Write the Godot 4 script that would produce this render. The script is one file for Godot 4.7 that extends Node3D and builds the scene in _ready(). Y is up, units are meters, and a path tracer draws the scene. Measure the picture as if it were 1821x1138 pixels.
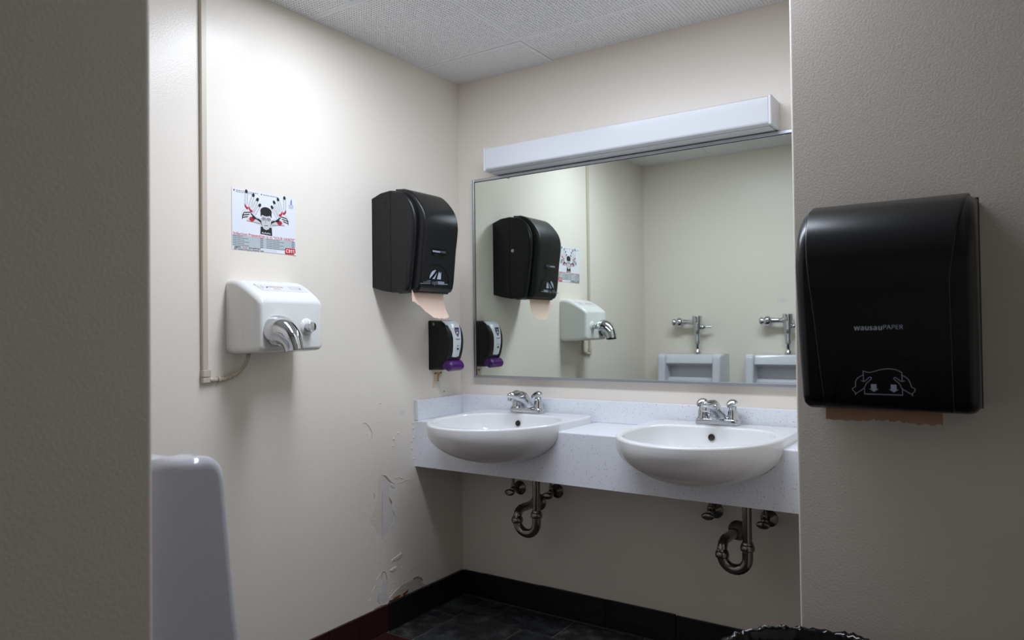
extends Node3D
# Washroom seen from its entry: vanity alcove with two basins, mirror, dispensers, urinal wall.

var M := {}
var used := {}

# ------------------------------------------------------------------ mesh builder
class MB:
	var v := PackedVector3Array()
	var ix := PackedInt32Array()
	var uv := PackedVector2Array()
	var start_v := 0
	var start_i := 0
	func begin():
		start_v = v.size(); start_i = ix.size()
	func orient(inv := false):
		# turn the piece added since begin() so that its faces look away from its middle
		var c := Vector3.ZERO
		for k in range(start_v, v.size()): c += v[k]
		c /= maxf(1.0, v.size() - start_v)
		var s := 0.0
		for k in range(start_i, ix.size(), 3):
			var a := v[ix[k]]; var b := v[ix[k + 1]]; var d := v[ix[k + 2]]
			s += ((a + b + d) / 3.0 - c).dot((d - a).cross(b - a))
		if (s < 0.0) != inv:
			for k in range(start_i, ix.size(), 3):
				var t := ix[k + 1]; ix[k + 1] = ix[k + 2]; ix[k + 2] = t
	func face(p: Array):
		var b := v.size()
		for q in p: v.append(q)
		for k in range(1, p.size() - 1):
			ix.append(b); ix.append(b + k); ix.append(b + k + 1)
	func grid(rows: Array, cu := false, cv := false):
		# rows of equal length; cu closes each row, cv closes the last row to the first
		var b := v.size(); var n: int = rows[0].size(); var m := rows.size()
		for r in rows: v.append_array(PackedVector3Array(r))
		for j in range(m if cv else m - 1):
			for i in range(n if cu else n - 1):
				var a := b + j * n + i
				var c := b + j * n + (i + 1) % n
				var d := b + ((j + 1) % m) * n + (i + 1) % n
				var e := b + ((j + 1) % m) * n + i
				if v[a].distance_squared_to(v[c]) > 1e-14: ix.append_array(PackedInt32Array([a, c, d]))
				if v[d].distance_squared_to(v[e]) > 1e-14: ix.append_array(PackedInt32Array([a, d, e]))
	func mesh() -> ArrayMesh:
		var n := PackedVector3Array(); n.resize(v.size())
		for k in range(0, ix.size(), 3):
			var a := ix[k]; var b := ix[k + 1]; var c := ix[k + 2]
			var f := (v[c] - v[a]).cross(v[b] - v[a])
			n[a] += f; n[b] += f; n[c] += f
		for k in n.size(): n[k] = n[k].normalized() if n[k].length_squared() > 1e-20 else Vector3.UP
		var arr := []; arr.resize(Mesh.ARRAY_MAX)
		arr[Mesh.ARRAY_VERTEX] = v; arr[Mesh.ARRAY_NORMAL] = n; arr[Mesh.ARRAY_INDEX] = ix
		if uv.size() == v.size() and uv.size() > 0: arr[Mesh.ARRAY_TEX_UV] = uv
		var m := ArrayMesh.new(); m.add_surface_from_arrays(Mesh.PRIMITIVE_TRIANGLES, arr); return m

	func box(c: Vector3, s: Vector3, bev := 0.0):
		begin()
		var h := s * 0.5
		var b := minf(bev, minf(h.x, minf(h.y, h.z)) * 0.95)
		if b <= 0.0:
			for ax in 3:
				for sg in [-1.0, 1.0]:
					var u := (ax + 1) % 3; var w := (ax + 2) % 3; var p := []
					for q in [[-1, -1], [1, -1], [1, 1], [-1, 1]]:
						var t := Vector3.ZERO; t[ax] = h[ax] * sg; t[u] = h[u] * q[0]; t[w] = h[w] * q[1] * sg; p.append(c + t)
					face(p)
			orient(); return
		for ax in 3:
			for sg in [-1.0, 1.0]:
				var u := (ax + 1) % 3; var w := (ax + 2) % 3; var p := []
				for q in [[-1, -1], [1, -1], [1, 1], [-1, 1]]:
					var t := Vector3.ZERO; t[ax] = h[ax] * sg; t[u] = (h[u] - b) * q[0]; t[w] = (h[w] - b) * q[1] * sg; p.append(c + t)
				face(p)
		for ax in 3:
			var u := (ax + 1) % 3; var w := (ax + 2) % 3
			for su in [-1.0, 1.0]:
				for sw in [-1.0, 1.0]:
					var p := []
					for q in [[-1.0, 0], [1.0, 0], [1.0, 1], [-1.0, 1]]:
						var t := Vector3.ZERO; t[ax] = (h[ax] - b) * q[0]
						if q[1] == 0: t[u] = h[u] * su; t[w] = (h[w] - b) * sw
						else: t[u] = (h[u] - b) * su; t[w] = h[w] * sw
						if su * sw < 0: t[ax] = -t[ax]
						p.append(c + t)
					face(p)
		for sx in [-1.0, 1.0]:
			for sy in [-1.0, 1.0]:
				for sz in [-1.0, 1.0]:
					var a := c + Vector3(h.x * sx, (h.y - b) * sy, (h.z - b) * sz)
					var d := c + Vector3((h.x - b) * sx, h.y * sy, (h.z - b) * sz)
					var e := c + Vector3((h.x - b) * sx, (h.y - b) * sy, h.z * sz)
					if sx * sy * sz > 0: face([a, d, e])
					else: face([a, e, d])
		# every face on its own: look away from the middle
		for k in range(start_i, ix.size(), 3):
			var a := v[ix[k]]; var d := v[ix[k + 1]]; var e := v[ix[k + 2]]
			if ((a + d + e) / 3.0 - c).dot((e - a).cross(d - a)) < 0.0:
				var t := ix[k + 1]; ix[k + 1] = ix[k + 2]; ix[k + 2] = t
	# profile of (radius, height) turned about the axis dir through o
	func lathe(prof: Array, o: Vector3, dir := Vector3.UP, seg := 24):
		begin()
		var d := dir.normalized()
		var a := d.cross(Vector3.RIGHT if absf(d.x) < 0.8 else Vector3.UP).normalized()
		var b := d.cross(a)
		var rows := []
		for p in prof:
			var r := []
			for k in seg:
				var t := TAU * k / seg
				r.append(o + d * p[1] + (a * cos(t) + b * sin(t)) * p[0])
			rows.append(r)
		grid(rows, true); orient()
	func tube(path: Array, rad, seg := 14, caps := true, squash := 1.0):
		begin()
		var n := path.size(); var rows := []
		var up := Vector3.ZERO
		for k in n:
			var t: Vector3 = (path[mini(k + 1, n - 1)] - path[maxi(k - 1, 0)]).normalized()
			if up == Vector3.ZERO: up = t.cross(Vector3.RIGHT if absf(t.x) < 0.8 else Vector3.UP).normalized()
			up = (up - t * up.dot(t)).normalized()
			var s := t.cross(up)
			var r: float = rad[k] if rad is Array else rad
			var row := []
			for q in seg:
				var an := TAU * q / seg
				row.append(path[k] + (up * cos(an) + s * sin(an) * squash) * r)
			rows.append(row)
		if caps:
			var f := []; var l := []
			for q in seg: f.append(path[0]); l.append(path[n - 1])
			rows.push_front(f); rows.push_back(l)
		grid(rows, true); orient()
	# polygon (x, y) from z0 to z1 with a small chamfer on the z1 side, placed by xf
	func prism(poly: PackedVector2Array, z0: float, z1: float, xf := Transform3D.IDENTITY, bev := 0.0):
		begin()
		if Geometry2D.is_polygon_clockwise(poly): poly.reverse()
		var n := poly.size()
		var top := poly
		if bev > 0.0:
			var o := Geometry2D.offset_polygon(poly, -bev)
			if o.size() == 1 and o[0].size() == n:
				# keep the points paired with the outline
				var q: PackedVector2Array = o[0]
				if Geometry2D.is_polygon_clockwise(q): q.reverse()
				var best := 0; var bd := 1e9
				for k in n:
					var dd := q[k].distance_squared_to(poly[0])
					if dd < bd: bd = dd; best = k
				top = PackedVector2Array()
				for k in n: top.append(q[(k + best) % n])
			else: bev = 0.0
		for k in n:
			var a := poly[k]; var b := poly[(k + 1) % n]; var c := top[(k + 1) % n]; var d := top[k]
			face([xf * Vector3(a.x, a.y, z0), xf * Vector3(a.x, a.y, z1 - bev), xf * Vector3(b.x, b.y, z1 - bev), xf * Vector3(b.x, b.y, z0)])
			if bev > 0.0: face([xf * Vector3(a.x, a.y, z1 - bev), xf * Vector3(d.x, d.y, z1), xf * Vector3(c.x, c.y, z1), xf * Vector3(b.x, b.y, z1 - bev)])
		var tri := Geometry2D.triangulate_polygon(top)
		var bs := v.size()
		for q in top: v.append(xf * Vector3(q.x, q.y, z1))
		for k in range(0, tri.size(), 3): ix.append_array(PackedInt32Array([bs + tri[k], bs + tri[k + 2], bs + tri[k + 1]]))
		tri = Geometry2D.triangulate_polygon(poly)
		bs = v.size()
		for q in poly: v.append(xf * Vector3(q.x, q.y, z0))
		for k in range(0, tri.size(), 3): ix.append_array(PackedInt32Array([bs + tri[k], bs + tri[k + 1], bs + tri[k + 2]]))
	# a closed profile of (depth, y) points carried across the width x0..x1, its ends rounded by r
	func moulded(prof: Array, x0: float, x1: float, r: float, steps := 6):
		begin()
		# keep the long flat stretches flat: a close point beside each end
		var full := []
		for k in prof.size():
			var a: Vector2 = prof[k]; var b: Vector2 = prof[(k + 1) % prof.size()]; var d := a.distance_to(b)
			full.append(a)
			if r < 0.003 and d > 0.02: full.append(a.move_toward(b, 0.0015)); full.append(b.move_toward(a, 0.0015))
		prof = full
		var n := prof.size()
		var nor := []
		var back := 1e9
		for p in prof: back = minf(back, p.x)
		var cen := Vector2.ZERO
		for p in prof: cen += p
		cen /= n
		for k in n:
			var t: Vector2 = (prof[(k + 1) % n] - prof[(k + n - 1) % n]).normalized()
			var q := Vector2(t.y, -t.x)
			if q.dot(prof[k] - cen) < 0: q = -q
			nor.append(q)
		var rows := []
		var mid := []
		for side in [0, 1]:
			var part := []
			for k in range(steps + 1):
				var a := PI / 2 * k / steps
				var x := r - r * sin(a)
				var ins := r - r * cos(a)
				ins = r * (1.0 - sin(a))
				x = r * (1.0 - cos(a))
				var row := []
				for j in n:
					var w: Vector2 = prof[j] - nor[j] * ins
					if prof[j].x < back + 0.0005: w.x = prof[j].x
					row.append(Vector3((x0 + x) if side == 0 else (x1 - x), w.y, w.x))
				part.append(row)
			if side == 1: part.reverse()
			rows.append_array(part)
		var capa := []; var capb := []
		for j in n:
			capa.append(Vector3(x0, cen.y, cen.x)); capb.append(Vector3(x1, cen.y, cen.x))
		rows.push_front(rows[0].duplicate()); rows.push_front(capa)
		rows.push_back(rows[rows.size() - 1].duplicate()); rows.push_back(capb)
		grid(rows, true); orient()

# ------------------------------------------------------------------ scene helpers
func numbered(called: String) -> String:
	var k: int = used.get(called, -1) + 1
	used[called] = k
	return called if k == 0 else "%s_%03d" % [called, k]
func thing(called: String, label: String, category: String, at := Vector3.ZERO, turn := 0.0, group := "") -> Node3D:
	var o := Node3D.new(); o.name = numbered(called); add_child(o); o.position = at; o.rotation.y = turn
	o.set_meta("label", label); o.set_meta("category", category)
	if group: o.set_meta("group", group)
	return o
func part(called: String, mb, mat: Material, parent: Node, label := "") -> MeshInstance3D:
	var o := MeshInstance3D.new(); o.name = called
	o.mesh = mb.mesh() if mb is MB else mb
	o.material_override = mat
	parent.add_child(o, true)
	if label: o.set_meta("label", label)
	return o
func struct(called: String, mb, mat: Material, label: String, category := "wall") -> MeshInstance3D:
	var o := part(called, mb, mat, self, label)
	o.set_meta("kind", "structure"); o.set_meta("category", category); return o
func slab(x0, x1, y0, y1, z0, z1, bev := 0.0) -> MB:
	var m := MB.new(); m.box(Vector3((x0 + x1) / 2.0, (y0 + y1) / 2.0, (z0 + z1) / 2.0), Vector3(x1 - x0, y1 - y0, z1 - z0), bev); return m
func smooth(p: Array, sub := 6) -> Array:
	var out := []; var n := p.size()
	for k in n - 1:
		for j in sub:
			var t := float(j) / sub
			out.append(p[k].cubic_interpolate(p[k + 1], p[maxi(k - 1, 0)], p[mini(k + 2, n - 1)], t))
	out.append(p[n - 1]); return out
func text(s: String, at: Vector3, width: float, mat: Material, parent: Node, bold := false, tilt := 0.0, font := "Droid Sans", called := "lettering") -> MeshInstance3D:
	var t := TextMesh.new(); t.text = s; t.font_size = 48; t.pixel_size = 0.001; t.depth = 0.004
	var f := SystemFont.new(); f.font_names = PackedStringArray([font]); f.font_weight = 700 if bold else 400
	t.font = f
	var w: float = t.get_aabb().size.x
	var o := part(called, t, mat, parent)
	var k: float = width / maxf(w, 1e-4)
	o.transform = Transform3D(Basis(Vector3.RIGHT, tilt) * Basis.from_scale(Vector3(k, k, 0.12)), at)
	return o
func seamless(freq: float, seed_: int, size := 256, oct := 4) -> Image:
	var n := FastNoiseLite.new(); n.seed = seed_; n.frequency = freq; n.noise_type = FastNoiseLite.TYPE_SIMPLEX_SMOOTH
	n.fractal_octaves = oct
	var im := n.get_seamless_image(size, size); im.convert(Image.FORMAT_RGBA8); return im
func ramp(im: Image, stops: Array) -> Image:
	var g := Gradient.new(); g.offsets = PackedFloat32Array(); g.colors = PackedColorArray()
	var offs := PackedFloat32Array(); var cols := PackedColorArray()
	for s in stops: offs.append(s[0]); cols.append(s[1])
	g.offsets = offs; g.colors = cols
	var out := Image.create(im.get_width(), im.get_height(), false, Image.FORMAT_RGBA8)
	for y in im.get_height():
		for x in im.get_width(): out.set_pixel(x, y, g.sample(im.get_pixel(x, y).r))
	return out
func bumps(im: Image, k: float) -> ImageTexture:
	var q: Image = im.duplicate(); q.bump_map_to_normal_map(k); return ImageTexture.create_from_image(q)
func mat(c: Color, rough := 0.5, metal := 0.0, spec := 0.5) -> StandardMaterial3D:
	var m := StandardMaterial3D.new(); m.albedo_color = c; m.roughness = rough; m.metallic = metal; m.metallic_specular = spec; return m
func tri(m: StandardMaterial3D, scale: float):
	m.uv1_triplanar = true; m.uv1_world_triplanar = true; m.uv1_scale = Vector3.ONE * scale

func materials():
	var peel := bumps(seamless(0.1, 3, 256, 2), 3.0)
	var w := mat(Color(0.925, 0.895, 0.85), 0.24, 0.0, 0.32); w.normal_enabled = true; w.normal_texture = peel; w.normal_scale = 0.11
	tri(w, 6.0); M.wall = w
	M.ceiling = mat(Color(0.93, 0.93, 0.935), 0.8); M.backing = mat(Color(0.10, 0.10, 0.10), 0.9)
	M.plenum = mat(Color(0.25, 0.25, 0.25), 0.9)
	M.porcelain = mat(Color(0.92, 0.92, 0.92), 0.08)
	M.urinal = mat(Color(0.86, 0.86, 0.89), 0.1)
	M.chrome = mat(Color(0.80, 0.81, 0.83), 0.06, 1.0)
	M.dull_chrome = mat(Color(0.52, 0.50, 0.48), 0.2, 1.0)
	M.aluminium = mat(Color(0.72, 0.73, 0.75), 0.35, 1.0)
	M.mirror = mat(Color(0.90, 0.93, 0.905), 0.0, 1.0)
	M.edge = mat(Color(0.05, 0.07, 0.08), 0.3)
	var bt := bumps(seamless(0.35, 9, 256, 2), 2.0)
	var b := mat(Color(0.075, 0.078, 0.085), 0.34, 0.0, 0.4); b.normal_enabled = true; b.normal_texture = bt; b.normal_scale = 0.12; tri(b, 6.0); M.black = b
	M.smoke = mat(Color(0.06, 0.063, 0.07), 0.3)
	M.gloss_black = mat(Color(0.03, 0.03, 0.033), 0.15)
	M.print = mat(Color(0.70, 0.73, 0.80), 0.5)
	M.print_grey = mat(Color(0.74, 0.79, 0.88), 0.5)
	M.print_mid = mat(Color(0.42, 0.45, 0.50), 0.5)
	M.towel = mat(Color(0.91, 0.80, 0.725), 0.9); M.kraft = mat(Color(0.72, 0.58, 0.48), 0.9)
	M.enamel = mat(Color(0.90, 0.90, 0.885), 0.18)
	M.plate = mat(Color(0.85, 0.85, 0.86), 0.3)
	M.pale_red = mat(Color(0.80, 0.62, 0.56), 0.6); M.pale_grey = mat(Color(0.70, 0.70, 0.72), 0.6)
	M.ink = mat(Color(0.07, 0.07, 0.08), 0.6); M.red = mat(Color(0.80, 0.10, 0.18), 0.6); M.white = mat(Color(0.93, 0.93, 0.94), 0.6)
	M.purple = mat(Color(0.30, 0.10, 0.42), 0.2); M.purple_ink = mat(Color(0.26, 0.13, 0.38), 0.5)
	M.soap_white = mat(Color(0.84, 0.85, 0.87), 0.25)
	M.beige = mat(Color(0.79, 0.75, 0.68), 0.4); M.flex = mat(Color(0.78, 0.74, 0.66), 0.5)
	M.lens = mat(Color(0.875, 0.885, 0.90), 0.12); M.housing = mat(Color(0.86, 0.87, 0.885), 0.3)
	M.plaster = mat(Color(0.66, 0.56, 0.45), 0.9); M.putty = mat(Color(0.875, 0.855, 0.84), 0.6); M.rust = mat(Color(0.45, 0.27, 0.15), 0.9); M.flake = mat(Color(0.92, 0.885, 0.83), 0.4)
	M.skim = mat(Color(0.895, 0.855, 0.80), 0.8); M.skim_dark = mat(Color(0.48, 0.45, 0.43), 0.8); M.rotten = mat(Color(0.78, 0.73, 0.68), 0.9); M.tan = mat(Color(0.87, 0.79, 0.66), 0.7); M.tan2 = mat(Color(0.72, 0.57, 0.42), 0.7); M.scuff = mat(Color(0.87, 0.85, 0.82), 0.5)
	M.caulk = mat(Color(0.60, 0.54, 0.45), 0.8)
	# quartz-like worktop: white with fine grey specks
	var sp := Image.create(512, 512, false, Image.FORMAT_RGBA8); sp.fill(Color(0.925, 0.93, 0.955))
	var r := RandomNumberGenerator.new(); r.seed = 5
	for k in 5200:
		var g := r.randf_range(0.66, 1.0); var x := r.randi() % 512; var y := r.randi() % 512; var s := 1 + int(r.randf() < 0.3)
		sp.fill_rect(Rect2i(x, y, s, s), Color(g, g, g * 1.01))
	for k in 130:
		var g := r.randf_range(0.4, 0.62); sp.fill_rect(Rect2i(r.randi() % 511, r.randi() % 511, 2, 1 + r.randi() % 2), Color(g, g * 0.97, g * 0.93))
	var q := mat(Color.WHITE, 0.3); q.albedo_texture = ImageTexture.create_from_image(sp); tri(q, 1.6); M.quartz = q
	# floor
	var sl := ramp(seamless(0.02, 21, 256, 5), [[0.25, Color(0.13, 0.135, 0.145)], [0.5, Color(0.18, 0.19, 0.20)], [0.7, Color(0.225, 0.24, 0.25)], [0.92, Color(0.33, 0.35, 0.35)]])
	var slh := bumps(seamless(0.03, 22, 256, 5), 6.0)
	for k in 3:
		var s := mat([Color(1, 1, 1), Color(0.8, 0.82, 0.85), Color(1.0, 0.95, 0.9)][k], 0.5); s.albedo_texture = ImageTexture.create_from_image(sl); s.normal_enabled = true; s.normal_texture = slh; s.normal_scale = 0.6
		tri(s, [1.7, 2.3, 2.9][k]); s.uv1_offset = Vector3(k * 0.31, k * 0.17, k * 0.47); M["slate%d" % k] = s
	var bs := mat(Color(0.075, 0.078, 0.085), 0.42); bs.normal_enabled = true; bs.normal_texture = slh; bs.normal_scale = 0.2; tri(bs, 2.0); M.base_black = bs
	var br := mat(Color(0.20, 0.085, 0.085), 0.4); br.normal_enabled = true; br.normal_texture = slh; br.normal_scale = 0.15; tri(br, 2.0); M.base_red = br
	M.grout = mat(Color(0.42, 0.39, 0.37), 0.9)
	M.bag = mat(Color(0.035, 0.035, 0.04), 0.16); M.can = mat(Color(0.10, 0.10, 0.11), 0.5)
	var gl := mat(Color(0.95, 0.97, 1.0), 0.4); gl.emission_enabled = true; gl.emission = Color(0.95, 0.98, 1.0); gl.emission_energy_multiplier = 2.2; M.glow = gl

# ------------------------------------------------------------------ the room
const CH := 2.44
const FL := 0.015
func _ready():
	var cam := Camera3D.new(); cam.name = "camera"
	cam.fov = 47.917; cam.near = 0.02; cam.far = 30.0
	cam.transform = Transform3D(Basis(Vector3(0.829290, -0.012794, -0.558672), Vector3(0.019237, 0.999799, 0.005659), Vector3(0.558487, -0.015440, 0.829370)), Vector3(2.129594, 1.251960, 2.718778))
	var ca := CameraAttributesPhysical.new(); ca.frustum_focal_length = 27.0; ca.frustum_focus_distance = 2.2; ca.exposure_aperture = 5.0
	cam.attributes = ca
	add_child(cam); cam.make_current()
	var we := WorldEnvironment.new(); we.name = "environment"; var env := Environment.new()
	env.background_mode = Environment.BG_COLOR; env.background_color = Color(0, 0, 0)
	env.ambient_light_source = Environment.AMBIENT_SOURCE_DISABLED
	env.tonemap_mode = Environment.TONE_MAPPER_LINEAR; env.tonemap_exposure = 1.0
	env.sdfgi_enabled = true; env.ssao_enabled = true; env.ssil_enabled = true
	we.environment = env; add_child(we)
	var al := AreaLight3D.new(); al.name = "ceiling_light_glow"; al.area_size = Vector2(1.26, 0.25)
	al.position = Vector3(0.985, 2.424, 1.047); al.rotation.x = -PI / 2
	al.light_color = Color(0.90, 0.935, 1.0); al.light_energy = 2.4; al.shadow_enabled = true
	al.area_range = 12.0; al.area_attenuation = 2.0
	add_child(al)
	materials()
	shell()
	ceiling_tiles()
	floor_tiles()
	ceiling_light()
	vanity_light()
	mirror()
	counter()
	sink(0.455, 0.42, "white semi-recessed ceramic washbasin in the left corner of the counter")
	sink(1.282, 1.262, "white semi-recessed ceramic washbasin nearest the right wall dispenser")
	faucet(0.42, 0.068, "chrome centreset tap on the corner washbasin")
	faucet(1.262, 0.068, "chrome centreset tap on the washbasin farther from the corner")
	trap(0.543, 0.2, 0.447, 0.43, "chrome trap pipe hanging below the corner washbasin")
	trap(1.401, 0.2, 1.312, 1.31, "chrome trap pipe below the washbasin farther from the corner")
	stop_valve(0.331, 0.546, "shutoff valve with clear handle, leftmost of the four under the counter")
	stop_valve(0.525, 0.553, "shutoff valve under the counter, just right of the corner basin's trap pipe")
	stop_valve(1.223, 0.559, "shutoff valve under the counter, just left of the second basin's trap pipe")
	stop_valve(1.424, 0.554, "shutoff valve, rightmost of the four under the counter")
	dispenser_left()
	dispenser_right()
	soap()
	dryer()
	conduit()
	poster()
	urinal(0.371, "white porcelain urinal nearest the left wall, seen in the mirror")
	urinal(0.978, "white porcelain urinal at the end of its wall, its side in the left foreground")
	flush_valve(0.415, "chrome flush valve above the urinal nearest the left wall, whole in the mirror")
	flush_valve(1.015, "chrome flush valve above the urinal at the wall end, cut off in the mirror")
	bin()
	wall_wear()

func shell():
	var wl := struct("wall_left", slab(-0.1, 0.0, 0.0, CH + 0.12, -0.1, 3.9), M.wall, "cream painted wall with peeling paint near the floor")
	struct("wall_back", slab(0.0, 1.737, 0.0, CH + 0.12, -0.1, 0.0), M.wall, "cream painted wall behind the mirror and counter")
	var m := MB.new()
	# partition that closes the alcove on the right, its free corner rounded
	var p := PackedVector2Array([Vector2(1.737, 0.1), Vector2(3.1, 0.1), Vector2(3.1, -0.95)])
	for k in 7:
		var a := PI / 2 * k / 6
		p.append(Vector2(1.742 - 0.005 * sin(a), -0.945 - 0.005 * cos(a)))
	m.prism(p, 0.0, CH + 0.12, Transform3D(Basis(Vector3(1, 0, 0), Vector3(0, 0, -1), Vector3(0, 1, 0)), Vector3.ZERO))
	struct("wall_right", m, M.wall, "partition wall carrying the large black towel dispenser")
	var q := PackedVector2Array([Vector2(0.0, -2.22), Vector2(0.0, -2.46), Vector2(1.250, -2.46)])
	for k in 7:
		var a := PI / 2 * k / 6
		q.append(Vector2(1.242 + 0.008 * cos(a), -2.228 + 0.008 * sin(a)))
	m = MB.new(); m.prism(q, 0.0, CH + 0.12, Transform3D(Basis(Vector3(1, 0, 0), Vector3(0, 0, -1), Vector3(0, 1, 0)), Vector3.ZERO))
	struct("wall_rear", m, M.wall, "urinal wall whose shaded end stands in the left foreground")
	struct("wall_entry", slab(0.0, 3.1, 0.0, CH + 0.12, 3.8, 3.9), M.wall, "cream wall of the entry behind the viewer")
	struct("wall_far", slab(3.0, 3.1, 0.0, CH + 0.12, 0.95, 3.8), M.wall, "cream side wall of the entry")

func tile_mesh(w: float, d: float, holes: bool) -> ArrayMesh:
	# lies in x, z from (0, 0) to (w, d); face looks down at y = 0
	var v := PackedVector3Array(); var n := PackedVector3Array(); var ix := PackedInt32Array()
	var quad := func(a: Vector3, b: Vector3, c: Vector3, e: Vector3, nn: Vector3):
		var s := v.size(); v.append_array(PackedVector3Array([a, b, c, e])); n.append_array(PackedVector3Array([nn, nn, nn, nn]))
		if (c - a).cross(b - a).dot(nn) > 0: ix.append_array(PackedInt32Array([s, s + 1, s + 2, s, s + 2, s + 3]))
		else: ix.append_array(PackedInt32Array([s, s + 2, s + 1, s, s + 3, s + 2]))
	var g := 0.0006; var t := 0.014; var mar := 0.009; var pit := 0.0128; var rad := 0.0029; var be := 0.002
	var dn := Vector3.DOWN
	var nx := int(floor((w - 2 * mar) / pit)); var nz := int(floor((d - 2 * mar) / pit))
	if not holes or nx < 1 or nz < 1: nx = 0; nz = 0
	var x0 := (w - nx * pit) / 2; var z0 := (d - nz * pit) / 2; var x1 := x0 + nx * pit; var z1 := z0 + nz * pit
	if nx == 0:
		quad.call(Vector3(g + be, 0, g + be), Vector3(w - g - be, 0, g + be), Vector3(w - g - be, 0, d - g - be), Vector3(g + be, 0, d - g - be), dn)
	else:
		quad.call(Vector3(g + be, 0, g + be), Vector3(w - g - be, 0, g + be), Vector3(w - g - be, 0, z0), Vector3(g + be, 0, z0), dn)
		quad.call(Vector3(g + be, 0, z1), Vector3(w - g - be, 0, z1), Vector3(w - g - be, 0, d - g - be), Vector3(g + be, 0, d - g - be), dn)
		quad.call(Vector3(g + be, 0, z0), Vector3(x0, 0, z0), Vector3(x0, 0, z1), Vector3(g + be, 0, z1), dn)
		quad.call(Vector3(x1, 0, z0), Vector3(w - g - be, 0, z0), Vector3(w - g - be, 0, z1), Vector3(x1, 0, z1), dn)
	# chamfered edges and sides
	var A := [Vector3(g + be, 0, g + be), Vector3(w - g - be, 0, g + be), Vector3(w - g - be, 0, d - g - be), Vector3(g + be, 0, d - g - be)]
	var B := [Vector3(g, be, g), Vector3(w - g, be, g), Vector3(w - g, be, d - g), Vector3(g, be, d - g)]
	var N := [Vector3(0, 0, -1), Vector3(1, 0, 0), Vector3(0, 0, 1), Vector3(-1, 0, 0)]
	for k in 4:
		var j := (k + 1) % 4
		quad.call(A[k], A[j], B[j], B[k], (N[k] + dn).normalized())
		quad.call(B[k], B[j], B[j] + Vector3(0, t, 0), B[k] + Vector3(0, t, 0), N[k])
	quad.call(B[0] + Vector3(0, t, 0), B[1] + Vector3(0, t, 0), B[2] + Vector3(0, t, 0), B[3] + Vector3(0, t, 0), Vector3.UP)
	# perforations: an octagonal bore in each cell
	var h := pit / 2
	var co := []
	for k in 8:
		var a := TAU * (k + 0.5) / 8
		co.append(Vector2(cos(a), sin(a)))
	for i in nx:
		for j in nz:
			var c := Vector3(x0 + (i + 0.5) * pit, 0, z0 + (j + 0.5) * pit)
			var s := v.size()
			for k in 8: v.append(c + Vector3(co[k].x * rad, 0, co[k].y * rad)); n.append(dn)
			for q in [Vector3(h, 0, h), Vector3(-h, 0, h), Vector3(-h, 0, -h), Vector3(h, 0, -h)]: v.append(c + q); n.append(dn)
			# corner k (angles 45, 135, ...) fans over bore points 2k, 2k+1 ; sides join 2k+1, 2k+2
			for k in 4:
				var a := s + 2 * k; var b := s + 2 * k + 1; var e := s + (2 * k + 2) % 8
				var ck := s + 8 + k; var cn := s + 8 + (k + 1) % 4
				ix.append_array(PackedInt32Array([ck, a, b, ck, b, cn, b, e, cn]))
			var u := v.size()
			for k in 8:
				var nn := Vector3(-co[k].x, 0, -co[k].y)
				v.append(c + Vector3(co[k].x * rad, 0, co[k].y * rad)); n.append(nn)
				v.append(c + Vector3(co[k].x * rad, 0.011, co[k].y * rad)); n.append(nn)
			for k in 8:
				var a := u + 2 * k; var b := u + 2 * ((k + 1) % 8)
				ix.append_array(PackedInt32Array([a, a + 1, b, b, a + 1, b + 1]))
	var arr := []; arr.resize(Mesh.ARRAY_MAX); arr[Mesh.ARRAY_VERTEX] = v; arr[Mesh.ARRAY_NORMAL] = n; arr[Mesh.ARRAY_INDEX] = ix
	var m := ArrayMesh.new(); m.add_surface_from_arrays(Mesh.PRIMITIVE_TRIANGLES, arr); return m

func ceiling_tiles():
	var c := struct("ceiling", slab(0.0, 3.0, CH + 0.013, CH + 0.12, 0.0, 3.8), M.backing, "white perforated acoustic tile ceiling", "ceiling")
	var xs := [0.0, 0.533, 1.157, 1.781, 2.405, 3.0]; var zs := [0.0, 0.262, 0.894, 1.522, 2.15, 2.778, 3.406, 3.8]
	var cache := {}
	for j in zs.size() - 1:
		var row := xs
		if j == 2: row = [0.0, 0.224, 1.66, 1.781, 2.405, 3.0]
		for i in row.size() - 1:
			var x0: float = row[i]; var x1: float = row[i + 1]
			if j == 2 and i == 1:   # the light takes the near half; the rest is cut tile
				for e in [[0.224, 0.533], [0.533, 1.157], [1.157, 1.66]]:
					part("tile", tile_mesh(e[1] - e[0], 0.322, true), M.ceiling, c).position = Vector3(e[0], CH, 1.2)
				continue
			if x0 >= 1.737 and zs[j + 1] <= 0.95: continue
			var w: float = x1 - x0; var d: float = zs[j + 1] - zs[j]
			var key := "%.3f %.3f" % [w, d]
			if not cache.has(key): cache[key] = tile_mesh(w, d, true)
			var o := part("tile", cache[key], M.ceiling, c)
			o.position = Vector3(x0, CH, zs[j])
			if i == 0 and j == 0: o.transform = Transform3D(Basis(Vector3(0, 0, 1), -0.009) * Basis(Vector3(1, 0, 0), 0.004), Vector3(0, CH - 0.0006, 0))

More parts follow.
